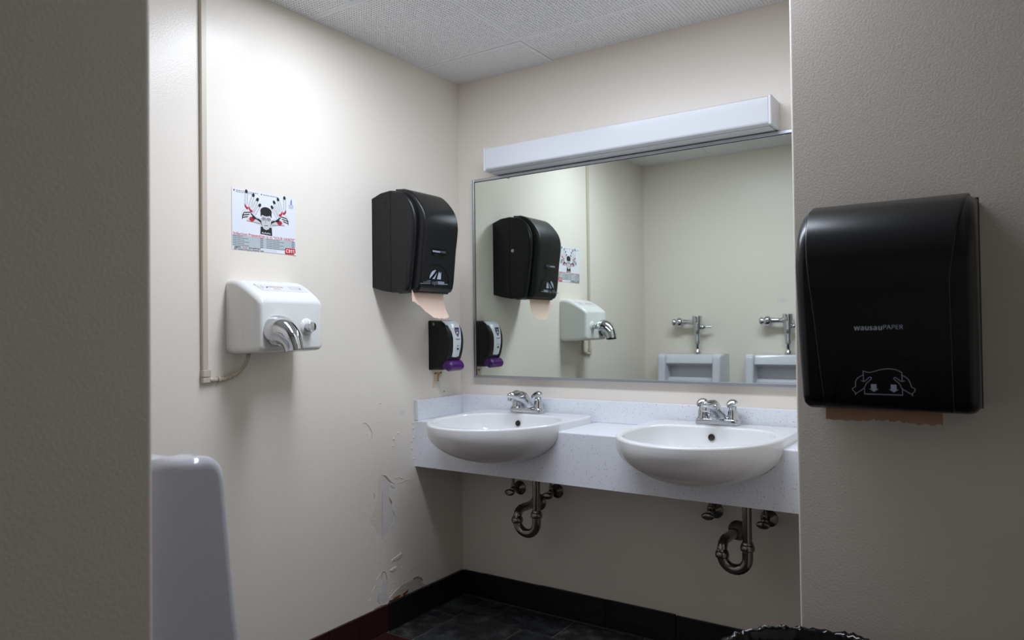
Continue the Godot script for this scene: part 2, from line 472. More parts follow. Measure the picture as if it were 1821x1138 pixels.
func floor_tiles():
	var f := struct("floor", slab(-0.05, 3.05, -0.1, FL - 0.004, -0.05, 3.85), M.grout, "dark slate and red tile floor", "floor")
	var k := 0
	var put := func(x0: float, x1: float, z0: float, z1: float, m: Material):
		var b := slab(x0 + 0.004, x1 - 0.004, FL - 0.012, FL, z0 + 0.004, z1 - 0.004, 0.0015)
		part("tile", b, m, f)
	# slate in the alcove
	for z in [[0.02, 0.25], [0.25, 0.305], [0.305, 0.53]]:
		put.call(0.012, 0.15, z[0], z[1], M["slate%d" % (k % 3)]); k += 1
	for e in [[0.15, 0.295], [0.295, 0.615], [0.615, 0.935], [0.935, 1.255], [1.255, 1.575], [1.575, 1.737]]:
		put.call(e[0], e[1], 0.02, 0.212, M["slate%d" % (k % 3)]); k += 1
	for e in [[0.15, 0.465], [0.465, 0.78], [0.78, 1.095], [1.095, 1.41], [1.41, 1.737]]:
		put.call(e[0], e[1], 0.212, 0.53, M["slate%d" % (k % 3)]); k += 1
	# red tile beyond
	var z := 0.53
	while z < 3.8:
		var x := 0.012
		while x < 3.0:
			var x1 := minf(x + 0.305, 3.0); var z1 := minf(z + 0.305, 3.8)
			var hidden := (z < 0.95 and x >= 1.737) or (x < 1.236 and z > 2.22 and z1 < 2.46)
			if not hidden: put.call(x, x1 if not (z < 0.95 and x1 > 1.737) else 1.737, z, z1, M.base_red)
			x += 0.305
		z += 0.305
	# tiled skirting
	var top := 0.124
	var bl := struct("baseboard_left", slab(-0.001, 0.004, FL - 0.01, top - 0.003, 0.0, 3.8), M.grout, "low skirting of black then dark red tiles", "skirting")
	var jz := [0.012, 0.321, 0.515, 0.681, 0.839, 0.997, 1.155, 1.313, 1.471, 1.629, 1.787, 1.945, 2.103, 2.21]
	for i in jz.size() - 1:
		part("tile", slab(0.002, 0.012 if i > 1 else 0.016, FL, top + (0.003 if i < 2 else 0.0), jz[i] + 0.0012, jz[i + 1] - 0.0012, 0.002), M.base_black if i < 2 else M.base_red, bl)
	var bb := struct("baseboard_back", slab(0.0, 1.737, FL - 0.01, top - 0.003, -0.001, 0.004), M.grout, "low skirting of black tiles under the counter", "skirting")
	var jx := [0.012, 0.128, 0.437, 0.757, 1.063, 1.37, 1.68, 1.737]
	for i in jx.size() - 1:
		part("tile", slab(jx[i] + 0.0012, jx[i + 1] - 0.0012, FL, top + [0.002, 0.004, 0.006, 0.007, 0.004, 0.005, 0.004][i], 0.002, 0.013, 0.002), M.base_black, bb)
	var br := struct("baseboard_right", slab(1.737, 3.0, FL - 0.01, top - 0.003, 0.946, 0.954), M.grout, "low skirting of dark red tiles below the towel dispenser", "skirting")
	for i in 4: part("tile", slab(1.745 + i * 0.31, minf(1.745 + (i + 1) * 0.31 - 0.003, 3.0), FL, top, 0.952, 0.962, 0.002), M.base_red, br)

func ceiling_light():
	var o := thing("ceiling_light", "recessed fluorescent ceiling light, only its frame corner in view", "ceiling light", Vector3(0.942, CH, 1.047))
	var w := 1.436; var d := 0.306
	for s in [-1.0, 1.0]:
		var m := MB.new(); m.box(Vector3(0, -0.002, s * (d / 2 - 0.014)), Vector3(w, 0.012, 0.028), 0.003); part("frame", m, M.housing, o)
		m = MB.new(); m.box(Vector3(s * (w / 2 - 0.014), -0.002, 0), Vector3(0.028, 0.012, d - 0.056), 0.003); part("frame", m, M.housing, o)
	var m := MB.new(); m.box(Vector3(0.043, 0.001, 0), Vector3(1.26, 0.006, 0.25)); part("diffuser", m, M.glow, o)
	m = MB.new(); m.box(Vector3(-w / 2 + 0.06, 0.0, 0), Vector3(0.075, 0.008, d - 0.056), 0.001); part("end_plate", m, M.housing, o)

func vanity_light():
	var x0 := 0.235; var x1 := 1.487; var y0 := 1.968; var y1 := 2.074; var dz := 0.122
	var o := thing("vanity_light", "long white unlit strip light above the mirror", "wall light", Vector3((x0 + x1) / 2, y0, 0.0))
	var hw := (x1 - x0) / 2
	part("housing", slab(-hw + 0.006, hw - 0.006, 0.004, y1 - y0 - 0.004, 0.0, 0.04, 0.002), M.housing, o)
	# acrylic lens: a wrapped cover with a rounded lower lip
	var prof := [Vector2(0.036, 0.103), Vector2(0.112, 0.103), Vector2(0.117, 0.101), Vector2(0.119, 0.097), Vector2(0.119, 0.013), Vector2(0.1175, 0.009), Vector2(0.114, 0.006), Vector2(0.092, 0.002), Vector2(0.088, 0.002), Vector2(0.088, 0.02), Vector2(0.036, 0.02)]
	var m := MB.new(); m.moulded(prof, -hw + 0.011, hw - 0.011, 0.0015, 2); part("lens", m, M.lens, o)
	m = MB.new(); m.box(Vector3(0, 0.004, 0.0635), Vector3(hw * 2 - 0.024, 0.010, 0.045), 0.001); part("lower_rail", m, M.housing, o)
	m = MB.new(); m.box(Vector3(0, 0.004, 0.019), Vector3(hw * 2 - 0.024, 0.010, 0.038), 0.001); part("lower_rail", m, M.housing, o)
	for s in [-1.0, 1.0]:
		m = MB.new(); m.box(Vector3(s * (hw - 0.005), 0.053, dz / 2), Vector3(0.011, 0.107, dz), 0.0025); part("end_cap", m, M.housing, o)

func mirror():
	var x0 := 0.097; var x1 := 1.62; var y0 := 1.037; var y1 := 1.963
	var o := thing("wall_mirror", "wide framed wall mirror above the washbasins", "mirror", Vector3((x0 + x1) / 2, y0, 0.0))
	var hw := (x1 - x0) / 2; var h := y1 - y0
	var m := MB.new(); m.box(Vector3(0, h / 2, 0.0105), Vector3(hw * 2 - 0.012, h - 0.012, 0.021)); part("glass", m, M.mirror, o)
	# black edge strip between glass and rail
	var f := 0.0125
	for s in [-1.0, 1.0]:
		m = MB.new(); m.box(Vector3(s * (hw - f / 2), h / 2, 0.013), Vector3(f, h, 0.026), 0.0015); part("frame_rail", m, M.aluminium, o)
		m = MB.new(); m.box(Vector3(s * (hw - f - 0.001), h / 2, 0.0112), Vector3(0.003, h - 2 * f, 0.0215)); part("edge_strip", m, M.edge, o)
		m = MB.new(); m.box(Vector3(0, h / 2 + s * (h / 2 - f / 2), 0.013), Vector3(hw * 2 - 2 * f, f, 0.026), 0.0015); part("frame_rail", m, M.aluminium, o)
	m = MB.new(); m.box(Vector3(0, h - f - 0.001, 0.0112), Vector3(hw * 2 - 2 * f, 0.0025, 0.0215)); part("edge_strip", m, M.edge, o)

const TOP := 0.866
const SW := 0.277
func bowl_depth(s: float) -> float:
	return 0.147 * sin(acos(clampf(pow(absf(s), 0.87), 0.0, 1.0)))
func counter():
	var o := thing("vanity_counter", "speckled white stone washroom counter with deep front apron", "counter", Vector3(0, 0, 0))
	var m := MB.new()
	for e in [[0.0, 0.182], [0.728, 1.009], [1.555, 1.737]]:
		m.box(Vector3((e[0] + e[1]) / 2, TOP - 0.015, 0.163), Vector3(e[1] - e[0], 0.03, 0.326))
		# eased front edge
		var a := []; var b := []
		for k in 7:
			var q := Vector2(0.326 + 0.0065 * sin(PI / 12 * k), TOP - 0.0065 + 0.0065 * cos(PI / 12 * k))
			a.append(Vector3(e[0], q.y, q.x)); b.append(Vector3(e[1], q.y, q.x))
		m.begin(); m.grid([a, b])
		var f := (m.v[m.ix[-1]] - m.v[m.ix[-3]]).cross(m.v[m.ix[-2]] - m.v[m.ix[-3]])
		if f.z + f.y < 0.0:
			for k in range(m.start_i, m.ix.size(), 3):
				var w := m.ix[k + 1]; m.ix[k + 1] = m.ix[k + 2]; m.ix[k + 2] = w
	for c in [0.455, 1.282]: m.box(Vector3(c, TOP - 0.015, 0.02), Vector3(SW * 2, 0.03, 0.04))
	part("worktop", m, M.quartz, o)
	var p := PackedVector2Array([Vector2(0.0, 0.665), Vector2(1.737, 0.665), Vector2(1.737, TOP - 0.0065)])
	for c in [1.282, 0.455]:
		p.append(Vector2(c + 0.2715, TOP - 0.0065))
		for k in 25:
			var s := 1.0 - 2.0 * k / 24
			p.append(Vector2(c + s * 0.270, minf(TOP - 0.0065, TOP - 0.002 - bowl_depth(s * 0.98) * 0.97)))
		p.append(Vector2(c - 0.2715, TOP - 0.0065))
	p.append(Vector2(0.0, TOP - 0.0065))
	m = MB.new(); m.prism(p, 0.313, 0.3325); part("apron", m, M.quartz, o)
	part("backsplash", slab(0.02, 1.737, TOP, 0.957, 0.0, 0.02, 0.002), M.quartz, o)
	part("side_splash", slab(0.0, 0.02, TOP, 0.955, 0.0, 0.333, 0.002), M.quartz, o)

func sink(cx: float, ox: float, label: String):
	var o := thing("washbasin", label, "washbasin", Vector3(cx, 0.71, 0.3), 0.0, "washbasins set into the counter")
	var rim := 0.897; var C := Vector3(0, 0, 0)
	var oy := 0.71; var oz := 0.3
	var N := 96
	var out := []; var inn := []
	for k in N:
		var a := TAU * k / N; var ca := cos(a); var sa := sin(a)
		# outside outline: straight sides and back, elliptic front
		var e := 2.0 if sa > 0 else 14.0
		var ez := 0.358 if sa > 0 else 0.27
		out.append(Vector2(signf(ca) * pow(absf(ca), 2.0 / e) * SW, signf(sa) * pow(absf(sa), 2.0 / e) * ez))
		var ei := 2.15 if sa > 0 else 3.2
		inn.append(Vector2(signf(ca) * pow(absf(ca), 2.0 / ei) * 0.238, 0.06 + signf(sa) * pow(absf(sa), 2.0 / ei) * (0.25 if sa > 0 else 0.225)))
	var rows := []
	var ring := func(src: Array, sc: float, y: float, inset: float, cen: Vector2):
		var r := []
		for q in src:
			var w: Vector2 = cen + (q - cen) * sc
			if inset != 0.0: w -= (w - cen).normalized() * inset
			r.append(Vector3(w.x, y - oy, w.y))
		rows.append(r)
	var z0 := Vector2.ZERO; var zi := Vector2(0, 0.06)
	for k in range(13):
		var ph := PI / 2 * (1.0 - k / 12.0)
		ring.call(out, pow(cos(ph), 1.15) if k > 0 else 0.02, 0.867 - 0.147 * sin(ph), 0.0, z0)
	ring.call(out, 1.0, 0.88, 0.0, z0); ring.call(out, 1.0, rim - 0.008, 0.0, z0)
	for k in range(1, 5):
		var a := PI / 2 * k / 4
		ring.call(out, 1.0, rim - 0.008 + 0.008 * sin(a), 0.008 * (1 - cos(a)), z0)
	ring.call(out, 1.0, rim, 0.014, z0)
	for k in range(0, 5):
		var a := PI / 2 * k / 4
		ring.call(inn, 1.0, rim - 0.004 - 0.009 * (1 - cos(a)) + 0.003, -0.010 + 0.010 * sin(a), zi)
	for k in range(1, 11):
		var ph := PI / 2 * k / 10.0
		ring.call(inn, maxf(pow(cos(ph), 0.55), 0.075), rim - 0.010 - 0.132 * sin(ph), 0.0, zi)
	var m := MB.new(); m.begin(); m.grid(rows, true)
	# outward: the underside must look down
	var a0 := m.v[m.ix[0]]; var b0 := m.v[m.ix[1]]; var c0 := m.v[m.ix[2]]
	if (c0 - a0).cross(b0 - a0).y > 0:
		for k in range(0, m.ix.size(), 3):
			var t := m.ix[k + 1]; m.ix[k + 1] = m.ix[k + 2]; m.ix[k + 2] = t
	part("basin", m, M.porcelain, o)
	m = MB.new(); m.lathe([[0.0, -0.004], [0.012, -0.004], [0.020, 0.0], [0.024, 0.003], [0.027, 0.002], [0.028, -0.002]], Vector3(0, rim - 0.140 - oy, 0.06)); part("drain", m, M.chrome, o)
	# overflow: a dark bore with a thin metal ring in the back of the bowl
	m = MB.new(); m.lathe([[0.0, 0.0], [0.0095, 0.0], [0.0095, 0.003], [0.0115, 0.004], [0.0125, 0.001]], Vector3(ox - cx, rim - 0.040 - oy, -0.1565), Vector3(0, 0.18, 1)); part("overflow", m, mat(Color(0.16, 0.13, 0.10), 0.5), o)

func faucet(cx: float, cz: float, label: String):
	var o := thing("tap", label, "tap", Vector3(cx, 0.8975, cz), 0.0, "taps on the washbasins"); o.scale = Vector3.ONE * 1.1
	# base plate: long rounded oval
	var rows := []
	for e in [[1.0, 0.0], [1.0, 0.012], [0.96, 0.017], [0.86, 0.0195], [0.0, 0.0195]]:
		var r := []
		for k in 40:
			var a := TAU * k / 40
			var x := clampf(cos(a) * 2.0, -1.0, 1.0) * 0.05 + cos(a) * 0.027
			r.append(Vector3(x * e[0], e[1], sin(a) * 0.027 * e[0]))
		rows.append(r)
	var m := MB.new(); m.begin(); m.grid(rows, true); m.orient(); part("base_plate", m, M.chrome, o)
	# spout: a broad hood rising from the plate and reaching forward, laid up in level sections
	m = MB.new(); m.begin(); rows = []
	for e in [[0.010, 0.0, 0.043, 0.026, 2.0], [0.018, 0.001, 0.040, 0.0255, 2.0], [0.027, 0.006, 0.033, 0.027, 2.0], [0.038, 0.017, 0.027, 0.034, 2.1], [0.049, 0.034, 0.0235, 0.045, 2.2], [0.059, 0.052, 0.021, 0.058, 2.4], [0.066, 0.064, 0.0195, 0.064, 2.6], [0.074, 0.072, 0.018, 0.062, 2.6], [0.081, 0.078, 0.0145, 0.055, 2.4], [0.0855, 0.082, 0.008, 0.044, 2.2], [0.087, 0.082, 0.0, 0.0, 2.0]]:
		var r := []
		for q in 28:
			var a := TAU * q / 28
			r.append(Vector3(signf(cos(a)) * pow(absf(cos(a)), 2.0 / e[4]) * e[2], e[0], e[1] + signf(sin(a)) * pow(absf(sin(a)), 2.0 / e[4]) * e[3]))
		rows.append(r)
	m.grid(rows, true); m.orient(); part("spout", m, M.chrome, o)
	m = MB.new(); m.lathe([[0.0, 0.0], [0.0115, 0.0], [0.0125, 0.003], [0.0125, 0.018], [0.010, 0.021]], Vector3(0, 0.052, 0.119), Vector3(0, 1, -0.25), 18); part("aerator", m, M.chrome, o)
	for s in [-1.0, 1.0]:
		var h := MB.new()
		h.lathe([[0.020, 0.0], [0.020, 0.004], [0.0175, 0.006], [0.0165, 0.026], [0.0135, 0.030], [0.0125, 0.044], [0.0, 0.045]], Vector3(s * 0.051, 0.018, 0.0), Vector3.UP, 20)
		var n := part("handle", h, M.chrome, o)
		var l := MB.new(); l.begin(); rows = []
		var lp := [Vector3(0, 0.068, -0.018), Vector3(0, 0.073, -0.012), Vector3(0, 0.075, 0.0), Vector3(0, 0.073, 0.018), Vector3(0, 0.067, 0.036), Vector3(0, 0.063, 0.046)]
		var lw := [0.004, 0.0135, 0.0175, 0.0145, 0.0105, 0.003]; var lh := [0.003, 0.008, 0.010, 0.007, 0.0045, 0.002]
		for k in 6:
			var r := []
			for q in 14:
				var a := TAU * q / 14
				r.append(lp[k] + Vector3(s * 0.051 + cos(a) * lw[k], sin(a) * lh[k], 0))
			rows.append(r)
		l.grid(rows, true); l.orient(); part("lever", l, M.chrome, n)

func bend(a: Vector3, corner: Vector3, b: Vector3, r: float, steps := 7) -> Array:
	var d1 := (a - corner).normalized(); var d2 := (b - corner).normalized(); var out := []
	for k in steps + 1:
		var t := float(k) / steps
		out.append((corner + d1 * r).lerp(corner, t).lerp(corner.lerp(corner + d2 * r, t), t))
	return out
func trap(x: float, z: float, x2: float, xf: float, label: String):
	var o := thing("drain_trap", label, "drain pipe", Vector3(x, 0.38, z), 0.0, "drain traps below the counter")
	var q := func(p: Vector3) -> Vector3: return p - Vector3(x, 0.38, z)
	var m := MB.new(); m.tube([q.call(Vector3(x, 0.752, z)), q.call(Vector3(x, 0.5, z))], 0.0158, 18); part("tailpiece", m, M.dull_chrome, o)
	var r := (x - x2) / 2; var yb := 0.412 + r
	var p := [Vector3(x, 0.512, z), Vector3(x, yb + 0.02, z)]
	for k in 13:
		var a := PI * k / 12
		p.append(Vector3((x + x2) / 2 + r * cos(a), yb - r * sin(a), z))
	p.append(Vector3(x2, yb + 0.012, z))
	m = MB.new(); m.tube(p.map(q), 0.0185, 18); part("u_bend", m, M.dull_chrome, o)
	p = [Vector3(x2, yb, z), Vector3(x2, yb + 0.02, z)]
	p.append_array(bend(Vector3(x2, 0.4, z), Vector3(x2, 0.503, z), Vector3(xf, 0.495, 0.0), 0.045, 8))
	p.append(Vector3(xf, 0.494, 0.002))
	m = MB.new(); m.tube(p.map(q), 0.0175, 18); part("wall_arm", m, M.dull_chrome, o)
	for e in [Vector3(x, 0.494, z), Vector3(x2, yb + 0.002, z)]:
		m = MB.new(); m.lathe([[0.018, -0.010], [0.023, -0.010], [0.0245, -0.006], [0.0245, 0.002], [0.0225, 0.006], [0.0215, 0.011], [0.017, 0.012]], q.call(e), Vector3.UP, 20); part("slip_nut", m, M.dull_chrome, o)
	m = MB.new(); m.lathe([[0.018, 0.052], [0.021, 0.052], [0.022, 0.012], [0.036, 0.006], [0.038, 0.0]], q.call(Vector3(xf, 0.494, 0.0)), Vector3(0, 0, 1), 24); part("wall_flange", m, M.dull_chrome, o)

func stop_valve(x: float, y: float, label: String):
	var o := thing("shutoff_valve", label, "valve", Vector3(x, y, 0.0), 0.0, "shutoff valves below the counter")
	var m := MB.new(); m.lathe([[0.0, 0.016], [0.011, 0.016], [0.014, 0.010], [0.030, 0.004], [0.032, 0.0]], Vector3.ZERO, Vector3(0, 0, 1), 24); part("wall_flange", m, M.dull_chrome, o)
	m = MB.new(); m.tube([Vector3(0, 0, 0.0), Vector3(0, 0, 0.045)], 0.008, 14); m.lathe([[0.0, 0.0], [0.013, 0.0], [0.013, 0.03], [0.011, 0.034], [0.0, 0.034]], Vector3(0, 0, 0.035), Vector3(0, 0, 1), 16); part("valve_body", m, M.dull_chrome, o)
	m = MB.new(); m.tube(smooth([Vector3(0, 0.0, 0.052), Vector3(0, 0.04, 0.054), Vector3(-0.004, 0.12, 0.06), Vector3(-0.008, 0.20, 0.064)], 4), 0.0065, 12); m.lathe([[0.0, 0.0], [0.010, 0.0], [0.010, 0.014], [0.0, 0.015]], Vector3(0, 0.012, 0.052), Vector3.UP, 12); part("supply_tube", m, M.dull_chrome, o)
	m = MB.new(); m.tube([Vector3(0, 0, 0.066), Vector3(0, -0.004, 0.082)], 0.005, 10)
	var rows := []
	for e in [[1.0, -0.003], [1.0, 0.003], [0.6, 0.006], [0.0, 0.006]]:
		var r := []
		for k in 24:
			var a := TAU * k / 24
			r.append(Vector3(cos(a) * 0.024 * e[0], -0.006 + sin(a) * 0.014 * e[0], 0.084 + e[1]))
		rows.append(r)
	m.begin(); m.grid(rows, true); m.orient(); part("handle", m, M.dull_chrome, o)

# ------------------------------------------------------------------ things on the walls
func line_strip(m: MB, pts: Array, w: float, zf: Callable, lift := 0.0006):
	for k in pts.size() - 1:
		var a: Vector2 = pts[k]; var b: Vector2 = pts[k + 1]
		var d := (b - a).normalized() * w * 0.4; var n := Vector2(-d.y, d.x).normalized() * w / 2
		a -= d; b += d
		var c := [a + n, b + n, b - n, a - n]; var lo := []; var hi := []
		for q in c: lo.append(Vector3(q.x, q.y, zf.call(q.y) - 0.0005)); hi.append(Vector3(q.x, q.y, zf.call(q.y) + lift))
		m.begin(); m.face(hi); m.face([lo[0], lo[1], hi[1], hi[0]]); m.face([lo[2], lo[3], hi[3], hi[2]])

func flat_shape(m: MB, pts: Array, zf: Callable, lift := 0.0006):
	var p := PackedVector2Array(pts); var t := Geometry2D.triangulate_polygon(p); var b := m.v.size()
	for q in p: m.v.append(Vector3(q.x, q.y, zf.call(q.y) + lift))
	m.begin()
	for k in range(0, t.size(), 3):
		var a := t[k]; var c := t[k + 1]; var d := t[k + 2]
		if (p[c] - p[a]).cross(p[d] - p[a]) > 0: m.ix.append_array(PackedInt32Array([b + a, b + d, b + c]))
		else: m.ix.append_array(PackedInt32Array([b + a, b + c, b + d]))

func dispenser_left():
	var y0 := 1.41; var zc := 0.4505
	var o := thing("towel_dispenser", "black paper towel dispenser on the left wall with a sheet hanging out", "towel dispenser", Vector3(0, y0, zc), PI / 2, "black towel dispensers")
	var Y := func(a: Array) -> Array:
		var r := []
		for p in a: r.append(Vector2(p[0], p[1] - y0))
		return r
	var hw := 0.131
	# rear housing, then the side shell, then the raised front cover
	var back: Array = Y.call([[0.0, 1.805], [0.05, 1.822], [0.104, 1.827], [0.104, 1.415], [0.05, 1.424], [0.0, 1.438]])
	var m := MB.new(); m.moulded(back, -hw, hw, 0.002, 2); part("rear_housing", m, M.black, o)
	var shell_: Array = Y.call([[0.1055, 1.827]]) + smooth(Y.call([[0.14, 1.824], [0.175, 1.808], [0.212, 1.772], [0.231, 1.72], [0.233, 1.67], [0.226, 1.60], [0.206, 1.46], [0.196, 1.425]]), 4) + Y.call([[0.18, 1.413], [0.1055, 1.414]])
	m = MB.new(); m.moulded(shell_, -hw, hw, 0.014, 6); part("side_shell", m, M.black, o)
	var front: Array = Y.call([[0.115, 1.835]]) + smooth(Y.call([[0.15, 1.834], [0.19, 1.818], [0.232, 1.778], [0.259, 1.735], [0.268, 1.69], [0.264, 1.64], [0.255, 1.58], [0.2435, 1.47], [0.236, 1.432]]), 5) + Y.call([[0.226, 1.418], [0.20, 1.413], [0.115, 1.414]])
	m = MB.new(); m.moulded(front, -hw + 0.022, hw - 0.022, 0.014, 7); var fc := part("front_cover", m, M.black, o)
	# lower mouth
	m = MB.new(); m.box(Vector3(0.0, 0.006, 0.165), Vector3(0.20, 0.012, 0.10), 0.003); part("paper_mouth", m, M.gloss_black, o)
	var zf := func(y: float) -> float: return 0.2555 + (y + y0 - 1.58) * 0.104
	var til := -0.104
	# name plate and print
	var X := func(z: float) -> float: return zc - z
	m = MB.new(); m.box(Vector3.ZERO, Vector3(0.086, 0.030, 0.003), 0.001)
	var pl := part("name_plate", m, M.gloss_black, fc); pl.transform = Transform3D(Basis(Vector3.RIGHT, til), Vector3(X.call(0.459), 1.578 - y0, zf.call(1.578 - y0) + 0.0005))
	text("wausau", Vector3(-0.020, 0, 0.0018), 0.046, M.print, pl, true); text("PAPER", Vector3(0.022, 0, 0.0018), 0.034, M.print_mid, pl)
	text("opti", Vector3(X.call(0.473), 1.452 - y0, zf.call(1.452 - y0) + 0.001), 0.034, M.print_mid, fc, false, til); text("SERV", Vector3(X.call(0.434), 1.452 - y0, zf.call(1.452 - y0) + 0.001), 0.040, M.print, fc, true, til)
	text("hands free", Vector3(X.call(0.402), 1.449 - y0, zf.call(1.449 - y0) + 0.001), 0.022, M.print_grey, fc, false, til)
	m = MB.new()
	for k in 3: line_strip(m, [Vector2(X.call(0.562 - 0.02 * (2 - k)), 1.4455 + 0.006 * (2 - k) - y0), Vector2(X.call(0.500), 1.4475 + 0.006 * (2 - k) - y0)], 0.003, zf)
	part("small_print", m, M.print_mid, fc)
	# hand-and-towel emblem: a pale half disc and towel with a dark hand across it
	m = MB.new(); var hd := []
	for k in 13:
		var a := PI * (1.0 - k / 12.0 * 0.62)
		hd.append(Vector2(X.call(0.474) + cos(a) * 0.034, 1.467 - y0 + sin(a) * 0.036))
	hd.append(Vector2(X.call(0.474) - 0.002, 1.467 - y0)); flat_shape(m, hd, zf)
	flat_shape(m, [Vector2(X.call(0.462), 1.467 - y0), Vector2(X.call(0.452), 1.499 - y0), Vector2(X.call(0.444), 1.489 - y0), Vector2(X.call(0.438), 1.499 - y0), Vector2(X.call(0.437), 1.467 - y0)], zf)
	part("emblem", m, M.print, fc)
	m = MB.new(); line_strip(m, [Vector2(X.call(0.500), 1.466 - y0), Vector2(X.call(0.484), 1.480 - y0), Vector2(X.call(0.466), 1.500 - y0)], 0.010, zf, 0.0011); part("emblem_hand", m, M.gloss_black, fc)
	m = MB.new(); var ar := []
	for k in 15:
		var a := PI * (0.62 - 0.62 * k / 14.0)
		ar.append(Vector2(X.call(0.47) + 0.0 + cos(a) * 0.088, 1.452 - y0 + sin(a) * 0.074))
	line_strip(m, ar, 0.004, zf, 0.0012); part("cover_ridge", m, M.black, fc)
	m = MB.new(); m.lathe([[0.0, 0.002], [0.0075, 0.002], [0.009, 0.0]], Vector3(hw, 1.655 - y0, 0.12), Vector3(1, 0, 0), 18); part("lock", m, M.aluminium, o)
	# seam of the hinge catches
	for y in [1.775, 1.475]:
		m = MB.new(); m.box(Vector3(-hw, y - y0, 0.075), Vector3(0.002, 0.032, 0.004)); part("hinge_clip", m, M.gloss_black, o)
	# the hanging sheet: torn on a slant, curling away from the wall
	var sh := thing("paper_towel", "pale brown torn paper towel hanging from the left wall dispenser", "paper towel", Vector3(0.2, 1.33, 0.46), PI / 2)
	m = MB.new(); m.begin(); var rows := []
	var rg := RandomNumberGenerator.new(); rg.seed = 4
	for j in 13:
		var v := j / 12.0; var r := []
		for i in 21:
			var u := i / 20.0
			var bot := -0.022 if u > 0.55 else lerpf(0.045, -0.022, smoothstep(0.0, 0.55, u))
			bot += 0.0035 * sin(u * 37.0) * 0.6
			if u > 0.9: bot += (u - 0.9) * 0.10
			var y := lerpf(0.092, bot, v)
			var cur := maxf(0.0, 0.07 - y)
			r.append(Vector3(-0.100 + u * 0.2, y, -0.004 + cur * cur * 4.2 + 0.002 * sin(u * 5.0)))
		rows.append(r)
	m.grid(rows)
	var back_rows := []
	for r in rows:
		var q := []
		for p in r: q.append(p + Vector3(0, 0, -0.0007))
		q.reverse(); back_rows.append(q)
	m.grid(back_rows); part("sheet", m, M.towel, sh)

